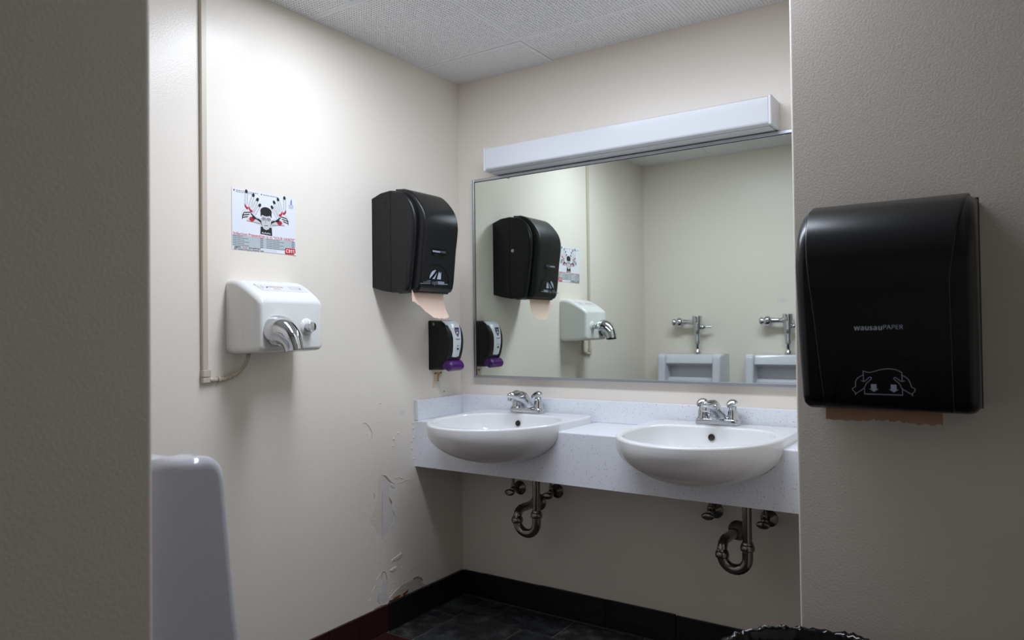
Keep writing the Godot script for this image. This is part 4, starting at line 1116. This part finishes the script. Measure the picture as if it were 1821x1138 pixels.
# ------------------------------------------------------------------ wear on the walls
func blob(c: Vector2, rx: float, ry: float, rg: RandomNumberGenerator, n := 16, rough := 0.25) -> PackedVector2Array:
	var p := PackedVector2Array()
	for k in n:
		var a := TAU * k / n; var f := 1.0 + rg.randf_range(-rough, rough)
		p.append(c + Vector2(cos(a) * rx, sin(a) * ry) * f)
	return p
func jag(p: PackedVector2Array, rg: RandomNumberGenerator) -> PackedVector2Array:
	# torn outline: short steps with a little scatter
	var out := PackedVector2Array()
	for k in p.size():
		var a := p[k]; var b := p[(k + 1) % p.size()]; var n := maxi(1, int(a.distance_to(b) / 0.005))
		var o := (b - a).orthogonal().normalized()
		for j in n: out.append(a.lerp(b, float(j) / n) + (o * rg.randf_range(-0.0016, 0.0016) if j > 0 else Vector2.ZERO))
	return out
func wall_wear():
	var wl: Node = get_node("wall_left"); var rg := RandomNumberGenerator.new(); rg.seed = 31
	var XF := Transform3D(Basis(Vector3(0, 0, -1), Vector3(0, 1, 0), Vector3(1, 0, 0)), Vector3.ZERO)   # (-z, y) of the left wall
	var patch := func(called: String, poly: PackedVector2Array, h: float, m: Material, bev := 0.0):
		var b := MB.new(); b.prism(poly, -0.0005, h, XF, bev); part(called, b, m, wl)
	var S := func(a: Array) -> PackedVector2Array:
		var p := PackedVector2Array()
		for q in a: p.append(Vector2(-q[0], q[1]))
		return p
	for f in WEAR: 
		var sh: PackedVector2Array = S.call(f[1])
		if f[0] in ["bare_patch", "damp_stain", "filler_patch", "rust_stain"]: sh = jag(sh, rg)
		patch.call(f[0], sh, f[2], M[f[3]], f[4])
	# crumbs of loose paint round the damp patches, too small to tell apart
	var cr := MB.new()
	for k in 150:
		var a := rg.randf(); var c := Vector2(-(0.575 + rg.randfn(0.0, 0.035)), 0.46 + rg.randfn(0.0, 0.09)) if k < 70 else Vector2(-(0.50 + rg.randfn(0.0, 0.05)), 0.155 + absf(rg.randfn(0.0, 0.035)))
		cr.prism(blob(c, rg.randf_range(0.0008, 0.0035), rg.randf_range(0.0006, 0.0022), rg, 6, 0.45), -0.0004, rg.randf_range(0.0006, 0.0016), XF)
	part("paint_crumbs", cr, M.flake, wl).set_meta("kind", "stuff")
	# pale scuff on the urinal wall, seen in the mirror
	var wr: Node = get_node("wall_rear"); var b := MB.new()
	var XR := Transform3D(Basis(Vector3(-1, 0, 0), Vector3(0, 1, 0), Vector3(0, 0, -1)), Vector3(0, 0, 2.22))
	b.prism(blob(Vector2(-0.965, 1.43), 0.035, 0.014, rg, 18, 0.35), -0.0005, 0.0006, XR); part("scuff", b, M.putty, wr)

const WEAR := [
	["bare_patch", [[0.5594, 0.6453], [0.5338, 0.6608], [0.5361, 0.5811], [0.5373, 0.4955], [0.5384, 0.4215], [0.5684, 0.4287], [0.5819, 0.4601], [0.6071, 0.4772], [0.6107, 0.5004], [0.5869, 0.5233], [0.5747, 0.5518], [0.5622, 0.5862], [0.561, 0.62]], 0.0003, "skim", 0.0],
	["filler_patch", [[0.533, 0.6607], [0.5128, 0.6428], [0.4883, 0.6211], [0.5014, 0.5743], [0.4935, 0.5525], [0.4835, 0.5244], [0.4775, 0.5028], [0.4653, 0.4769], [0.4698, 0.4575], [0.4868, 0.4382], [0.5077, 0.4229], [0.5367, 0.3954]], 0.0006, "putty", 0.0],
	["paint_crack", [[0.538, 0.6617], [0.5256, 0.656], [0.5137, 0.6449], [0.5034, 0.6329], [0.4865, 0.621], [0.4859, 0.6216], [0.5018, 0.6347], [0.5119, 0.6465], [0.5242, 0.658], [0.5376, 0.6625]], 0.0012, "plaster", 0.0],
	["paint_flake", [[0.5289, 0.6605], [0.5106, 0.6511], [0.4964, 0.6341], [0.4758, 0.6173], [0.4633, 0.6107], [0.4758, 0.6202], [0.4922, 0.6377], [0.5045, 0.65], [0.5208, 0.6609]], 0.00193, "flake", 0.0004],
	["paint_flake", [[0.4884, 0.6138], [0.4717, 0.6122], [0.4592, 0.5997], [0.4677, 0.5955], [0.4823, 0.6025]], 0.00165, "flake", 0.0004],
	["paint_crack", [[0.5007, 0.5655], [0.4893, 0.5531], [0.4799, 0.5396], [0.4834, 0.5273], [0.4915, 0.542]], 0.0012, "plaster", 0.0],
	["paint_crack", [[0.4786, 0.5034], [0.4722, 0.4924], [0.4643, 0.478], [0.4637, 0.4782], [0.4706, 0.4932], [0.478, 0.5038]], 0.0012, "plaster", 0.0],
	["paint_flake", [[0.4656, 0.4741], [0.4681, 0.4631], [0.4732, 0.4529], [0.4853, 0.4414], [0.4996, 0.4313], [0.4992, 0.4307], [0.4841, 0.4398], [0.4716, 0.4517], [0.4663, 0.4625], [0.465, 0.4739]], 0.0015, "flake", 0.0003],
	["paint_crack", [[0.5365, 0.5983], [0.5384, 0.5242], [0.5396, 0.4673], [0.5398, 0.3933], [0.5394, 0.3933], [0.5384, 0.4673], [0.5372, 0.5242], [0.5361, 0.5983]], 0.0009, "skim_dark", 0.0],
	["paint_crack", [[0.587, 0.5979], [0.5845, 0.5874], [0.5834, 0.5719], [0.5828, 0.5719], [0.5829, 0.5876], [0.5864, 0.5981]], 0.001, "plaster", 0.0],
	["paint_flake", [[0.4507, 0.6328], [0.4497, 0.6339], [0.4475, 0.6342], [0.4458, 0.6334], [0.4458, 0.6322], [0.4475, 0.6314], [0.4497, 0.6317]], 0.0025, "flake", 0.0006],
	["paint_flake", [[0.4354, 0.6346], [0.4346, 0.6356], [0.4327, 0.6358], [0.4312, 0.6351], [0.4312, 0.6341], [0.4327, 0.6334], [0.4346, 0.6336]], 0.0025, "flake", 0.0006],
	["paint_flake", [[0.4232, 0.6294], [0.4221, 0.6307], [0.4197, 0.631], [0.4177, 0.6301], [0.4177, 0.6287], [0.4197, 0.6278], [0.4221, 0.6281]], 0.0025, "flake", 0.0006],
	["paint_flake", [[0.4053, 0.619], [0.4045, 0.62], [0.4026, 0.6202], [0.4011, 0.6195], [0.4011, 0.6185], [0.4026, 0.6178], [0.4045, 0.618]], 0.0025, "flake", 0.0006],
	["paint_flake", [[0.3831, 0.6151], [0.3824, 0.6159], [0.3808, 0.6162], [0.3795, 0.6156], [0.3795, 0.6146], [0.3808, 0.614], [0.3824, 0.6143]], 0.0025, "flake", 0.0006],
	["paint_flake", [[0.5437, 0.5922], [0.5431, 0.5929], [0.5417, 0.5931], [0.5407, 0.5926], [0.5407, 0.5918], [0.5417, 0.5913], [0.5431, 0.5915]], 0.0025, "flake", 0.0006],
	["paint_flake", [[0.5726, 0.551], [0.5719, 0.5518], [0.5703, 0.5521], [0.569, 0.5515], [0.569, 0.5505], [0.5703, 0.5499], [0.5719, 0.5502]], 0.0025, "flake", 0.0006],
	["paint_flake", [[0.5568, 0.5349], [0.5561, 0.5357], [0.5545, 0.536], [0.5532, 0.5354], [0.5532, 0.5344], [0.5545, 0.5338], [0.5561, 0.5341]], 0.0025, "flake", 0.0006],
	["paint_flake", [[0.5894, 0.5064], [0.5886, 0.5074], [0.5867, 0.5076], [0.5852, 0.5069], [0.5852, 0.5059], [0.5867, 0.5052], [0.5886, 0.5054]], 0.0025, "flake", 0.0006],
	["paint_flake", [[0.6033, 0.4926], [0.6025, 0.4936], [0.6006, 0.4938], [0.5991, 0.4931], [0.5991, 0.4921], [0.6006, 0.4914], [0.6025, 0.4916]], 0.0025, "flake", 0.0006],
	["paint_flake", [[0.5765, 0.4343], [0.5757, 0.4353], [0.5738, 0.4355], [0.5723, 0.4348], [0.5723, 0.4338], [0.5738, 0.4331], [0.5757, 0.4333]], 0.0025, "flake", 0.0006],
	["paint_ridge", [[0.4629, 0.6365], [0.4376, 0.6344], [0.4207, 0.6271], [0.4076, 0.6209], [0.4072, 0.6215], [0.4199, 0.6289], [0.4372, 0.6364], [0.4629, 0.6373]], 0.0011, "flake", 0.0003],
	["paint_ridge", [[0.4463, 0.6117], [0.4162, 0.6114], [0.3901, 0.6142], [0.3681, 0.611], [0.3679, 0.6116], [0.3901, 0.6162], [0.4164, 0.6134], [0.4463, 0.6123]], 0.001, "flake", 0.0003],
	["paint_ridge", [[0.4029, 0.6247], [0.3806, 0.6339], [0.3741, 0.6391], [0.3743, 0.6395], [0.3812, 0.6351], [0.4031, 0.6251]], 0.0008, "flake", 0.00025],
	["paint_flake", [[0.4957, 0.2564], [0.479, 0.2618], [0.4579, 0.2609], [0.4602, 0.2537], [0.4855, 0.2463]], 0.00275, "flake", 0.0006],
	["paint_flake", [[0.4869, 0.2909], [0.4784, 0.2993], [0.4509, 0.3051], [0.4251, 0.3115], [0.4144, 0.3067], [0.4361, 0.2953], [0.4597, 0.287], [0.4722, 0.2933]], 0.0022, "flake", 0.0005],
	["paint_crack", [[0.5436, 0.2358], [0.5453, 0.2532], [0.5346, 0.2614], [0.5231, 0.2535], [0.5182, 0.2366], [0.5171, 0.2208], [0.5165, 0.2208], [0.5166, 0.2368], [0.5219, 0.2543], [0.5346, 0.263], [0.5467, 0.2538], [0.5442, 0.2358]], 0.0011, "rust", 0.0],
	["paint_flake", [[0.5748, 0.2395], [0.5623, 0.2489], [0.5486, 0.2582], [0.549, 0.2588], [0.5635, 0.2507], [0.5752, 0.2401]], 0.0015, "flake", 0.0003],
	["paint_flake", [[0.597, 0.1979], [0.5904, 0.2085], [0.5849, 0.2181], [0.5855, 0.2185], [0.592, 0.2093], [0.5976, 0.1983]], 0.0015, "flake", 0.0003],
	["paint_flake", [[0.6197, 0.1644], [0.6146, 0.1694], [0.6079, 0.1746], [0.6083, 0.1752], [0.6158, 0.1708], [0.6201, 0.1648]], 0.0015, "flake", 0.0003],
	["filler_patch", [[0.5391, 0.2259], [0.5108, 0.2147], [0.5151, 0.1415], [0.5304, 0.1291], [0.5564, 0.1417], [0.565, 0.16], [0.5516, 0.1983]], 0.0006, "putty", 0.0],
	["paint_crack", [[0.5561, 0.1828], [0.5681, 0.1666], [0.5699, 0.1497], [0.5567, 0.1359], [0.5563, 0.1363], [0.5683, 0.1503], [0.5665, 0.166], [0.5557, 0.1824]], 0.001, "skim_dark", 0.0],
	["bare_patch", [[0.4445, 0.166], [0.4186, 0.1729], [0.3837, 0.1744], [0.3526, 0.1757], [0.3255, 0.1784], [0.2937, 0.1601], [0.294, 0.1449], [0.2664, 0.1261], [0.3173, 0.1216], [0.3845, 0.1212], [0.4451, 0.1224], [0.4997, 0.1251], [0.4828, 0.1429]], 0.0003, "rotten", 0.0],
	["damp_stain", [[0.5078, 0.132], [0.483, 0.1308], [0.4619, 0.1358], [0.4364, 0.1357], [0.4279, 0.1316], [0.4536, 0.125], [0.4956, 0.1224]], 0.0008, "rust", 0.0],
	["damp_stain", [[0.4227, 0.133], [0.4105, 0.1366], [0.3842, 0.1434], [0.3888, 0.1314], [0.4107, 0.1249]], 0.0008, "rust", 0.0],
	["damp_stain", [[0.3548, 0.1785], [0.339, 0.1853], [0.3186, 0.18], [0.2914, 0.1624], [0.2883, 0.1524], [0.3074, 0.1656], [0.3301, 0.1752], [0.3459, 0.1717]], 0.001, "plaster", 0.0],
	["paint_flake", [[0.5033, 0.1432], [0.4822, 0.1504], [0.457, 0.1628], [0.4317, 0.1647], [0.4317, 0.1655], [0.4576, 0.1652], [0.4832, 0.1526], [0.5037, 0.144]], 0.0015, "flake", 0.0004],
	["paint_flake", [[0.3525, 0.1835], [0.3256, 0.1842], [0.2984, 0.1687], [0.298, 0.1693], [0.3252, 0.1858], [0.3525, 0.1841]], 0.0015, "flake", 0.0004],
	["damp_stain", [[0.3614, 0.2208], [0.3603, 0.2222], [0.358, 0.2226], [0.3561, 0.2216], [0.3561, 0.22], [0.358, 0.219], [0.3603, 0.2194]], 0.0008, "plaster", 0],
	["damp_stain", [[0.3254, 0.2144], [0.3243, 0.2158], [0.322, 0.2162], [0.3201, 0.2152], [0.3201, 0.2136], [0.322, 0.2126], [0.3243, 0.213]], 0.0008, "plaster", 0],
	["damp_stain", [[0.4125, 0.188], [0.4114, 0.1894], [0.4091, 0.1898], [0.4072, 0.1888], [0.4072, 0.1872], [0.4091, 0.1862], [0.4114, 0.1866]], 0.0008, "plaster", 0],
	["damp_stain", [[0.4279, 0.1704], [0.4268, 0.1718], [0.4245, 0.1722], [0.4226, 0.1712], [0.4226, 0.1696], [0.4245, 0.1686], [0.4268, 0.169]], 0.0008, "plaster", 0],
	["damp_stain", [[0.3823, 0.1613], [0.3812, 0.1627], [0.3789, 0.1631], [0.377, 0.1621], [0.377, 0.1605], [0.3789, 0.1595], [0.3812, 0.1599]], 0.0008, "plaster", 0],
	["damp_stain", [[0.315, 0.1564], [0.3139, 0.1578], [0.3116, 0.1582], [0.3097, 0.1572], [0.3097, 0.1556], [0.3116, 0.1546], [0.3139, 0.155]], 0.0008, "plaster", 0],
	["caulk_line", [[0.5904, 0.1254], [0.5527, 0.1265], [0.5081, 0.1185], [0.4281, 0.1158], [0.34, 0.1183], [0.2477, 0.1177], [0.1813, 0.1191], [0.1813, 0.1199], [0.2477, 0.1201], [0.34, 0.1207], [0.4281, 0.1182], [0.5079, 0.1209], [0.5525, 0.1289], [0.5904, 0.1262]], 0.0016, "caulk", 0.0],
	["paint_crack", [[0.643, 0.8875], [0.6289, 0.887], [0.6148, 0.8749], [0.6025, 0.8585], [0.5927, 0.8441], [0.5923, 0.8443], [0.6013, 0.8593], [0.6138, 0.8759], [0.6283, 0.8882], [0.643, 0.8879]], 0.001, "plaster", 0.0],
	["paint_crack", [[0.592, 0.8441], [0.5939, 0.8308], [0.5968, 0.8215], [0.6108, 0.8206], [0.6108, 0.8198], [0.5956, 0.8193], [0.5915, 0.8304], [0.5912, 0.8441]], 0.001, "tan", 0.0],
	["paint_blister", [[0.4711, 0.8018], [0.4698, 0.8046], [0.4666, 0.8061], [0.4628, 0.8056], [0.4604, 0.8033], [0.4604, 0.8003], [0.4628, 0.798], [0.4666, 0.7975], [0.4698, 0.799]], 0.003, "flake", 0.0012],
	["paint_blister", [[0.442, 0.8235], [0.4411, 0.8256], [0.4387, 0.8267], [0.436, 0.8263], [0.4342, 0.8246], [0.4342, 0.8224], [0.436, 0.8207], [0.4387, 0.8203], [0.4411, 0.8214]], 0.003, "flake", 0.0012],
	["paint_blister", [[0.4732, 0.7726], [0.4724, 0.7744], [0.4703, 0.7754], [0.468, 0.775], [0.4664, 0.7736], [0.4664, 0.7716], [0.468, 0.7702], [0.4703, 0.7698], [0.4724, 0.7708]], 0.003, "flake", 0.0012],
	["paint_blister", [[0.5466, 0.8805], [0.546, 0.8818], [0.5445, 0.8825], [0.5429, 0.8822], [0.5418, 0.8812], [0.5418, 0.8798], [0.5429, 0.8788], [0.5445, 0.8785], [0.546, 0.8792]], 0.003, "flake", 0.0012],
	["paint_blister", [[0.6214, 0.8414], [0.6208, 0.8427], [0.6193, 0.8434], [0.6176, 0.8431], [0.6166, 0.8421], [0.6166, 0.8407], [0.6176, 0.8397], [0.6193, 0.8394], [0.6208, 0.8401]], 0.003, "flake", 0.0012],
	["paint_blister", [[0.546, 0.9594], [0.5453, 0.9609], [0.5435, 0.9618], [0.5415, 0.9615], [0.5402, 0.9602], [0.5402, 0.9586], [0.5415, 0.9573], [0.5435, 0.957], [0.5453, 0.9579]], 0.003, "flake", 0.0012],
	["paint_flake", [[0.3473, 0.8555], [0.3458, 0.8578], [0.3424, 0.8584], [0.3397, 0.8568], [0.3397, 0.8542], [0.3424, 0.8526], [0.3458, 0.8532]], 0.003, "flake", 0.001],
	["paint_flake", [[0.3463, 0.831], [0.3448, 0.8333], [0.3414, 0.8339], [0.3387, 0.8323], [0.3387, 0.8297], [0.3414, 0.8281], [0.3448, 0.8287]], 0.003, "flake", 0.001],
	["paint_flake", [[0.3483, 0.7924], [0.3468, 0.7947], [0.3434, 0.7953], [0.3407, 0.7937], [0.3407, 0.7911], [0.3434, 0.7895], [0.3468, 0.7901]], 0.003, "flake", 0.001],
	["paint_flake", [[0.3582, 0.7775], [0.3567, 0.7798], [0.3533, 0.7804], [0.3506, 0.7788], [0.3506, 0.7762], [0.3533, 0.7746], [0.3567, 0.7752]], 0.003, "flake", 0.001],
	["paint_flake", [[0.3563, 0.745], [0.3548, 0.7473], [0.3514, 0.7479], [0.3487, 0.7463], [0.3487, 0.7437], [0.3514, 0.7421], [0.3548, 0.7427]], 0.003, "flake", 0.001],
	["paint_flake", [[0.345, 0.6997], [0.3435, 0.702], [0.3401, 0.7026], [0.3374, 0.701], [0.3374, 0.6984], [0.3401, 0.6968], [0.3435, 0.6974]], 0.003, "flake", 0.001],
	["scuff", [[0.4249, 0.9074], [0.4233, 0.9122], [0.4189, 0.916], [0.4125, 0.9181], [0.4053, 0.9181], [0.3989, 0.916], [0.3945, 0.9122], [0.3929, 0.9074], [0.3945, 0.9026], [0.3989, 0.8988], [0.4053, 0.8967], [0.4125, 0.8967], [0.4189, 0.8988], [0.4233, 0.9026]], 0.0002, "scuff", 0],
	["rust_stain", [[0.2108, 1.0749], [0.1399, 1.0711], [0.143, 1.0491], [0.1617, 1.04], [0.1727, 1.017], [0.1835, 0.9974], [0.2121, 0.9995], [0.2064, 1.0327], [0.1983, 1.0524]], 0.0002, "tan", 0.0],
	["rust_stain", [[0.1902, 1.0688], [0.1507, 1.0666], [0.1616, 1.0502], [0.1672, 1.0302], [0.1776, 1.0376], [0.1747, 1.0544]], 0.0004, "tan2", 0.0],
	["plaster_drip", [[0.1804, 1.0259], [0.1566, 1.0295], [0.1488, 1.0188], [0.1625, 0.9993], [0.1758, 0.9884], [0.1859, 1.0111]], 0.0008, "putty", 0.0],
	["rust_stain", [[0.2098, 0.9806], [0.1681, 0.9785], [0.1282, 0.9767], [0.1282, 0.9773], [0.1681, 0.9803], [0.2098, 0.9812]], 0.0003, "tan2", 0.0],
	["screw_hole", [[0.1937, 1.0636], [0.1928, 1.0662], [0.1906, 1.0679], [0.1878, 1.0679], [0.1856, 1.0662], [0.1847, 1.0636], [0.1856, 1.061], [0.1878, 1.0593], [0.1906, 1.0593], [0.1928, 1.061]], 0.0006, "ink", 0],
	["screw_hole", [[0.1536, 1.0648], [0.1527, 1.0674], [0.1505, 1.0691], [0.1477, 1.0691], [0.1455, 1.0674], [0.1446, 1.0648], [0.1455, 1.0622], [0.1477, 1.0605], [0.1505, 1.0605], [0.1527, 1.0622]], 0.0006, "ink", 0],
	["screw_hole", [[0.1744, 1.0286], [0.1735, 1.0312], [0.1713, 1.0329], [0.1685, 1.0329], [0.1663, 1.0312], [0.1654, 1.0286], [0.1663, 1.026], [0.1685, 1.0243], [0.1713, 1.0243], [0.1735, 1.026]], 0.0006, "ink", 0],
	["screw_hole", [[0.1295, 0.9769], [0.1289, 0.9787], [0.1274, 0.9798], [0.1256, 0.9798], [0.1241, 0.9787], [0.1235, 0.9769], [0.1241, 0.9751], [0.1256, 0.974], [0.1274, 0.974], [0.1289, 0.9751]], 0.0006, "ink", 0]]
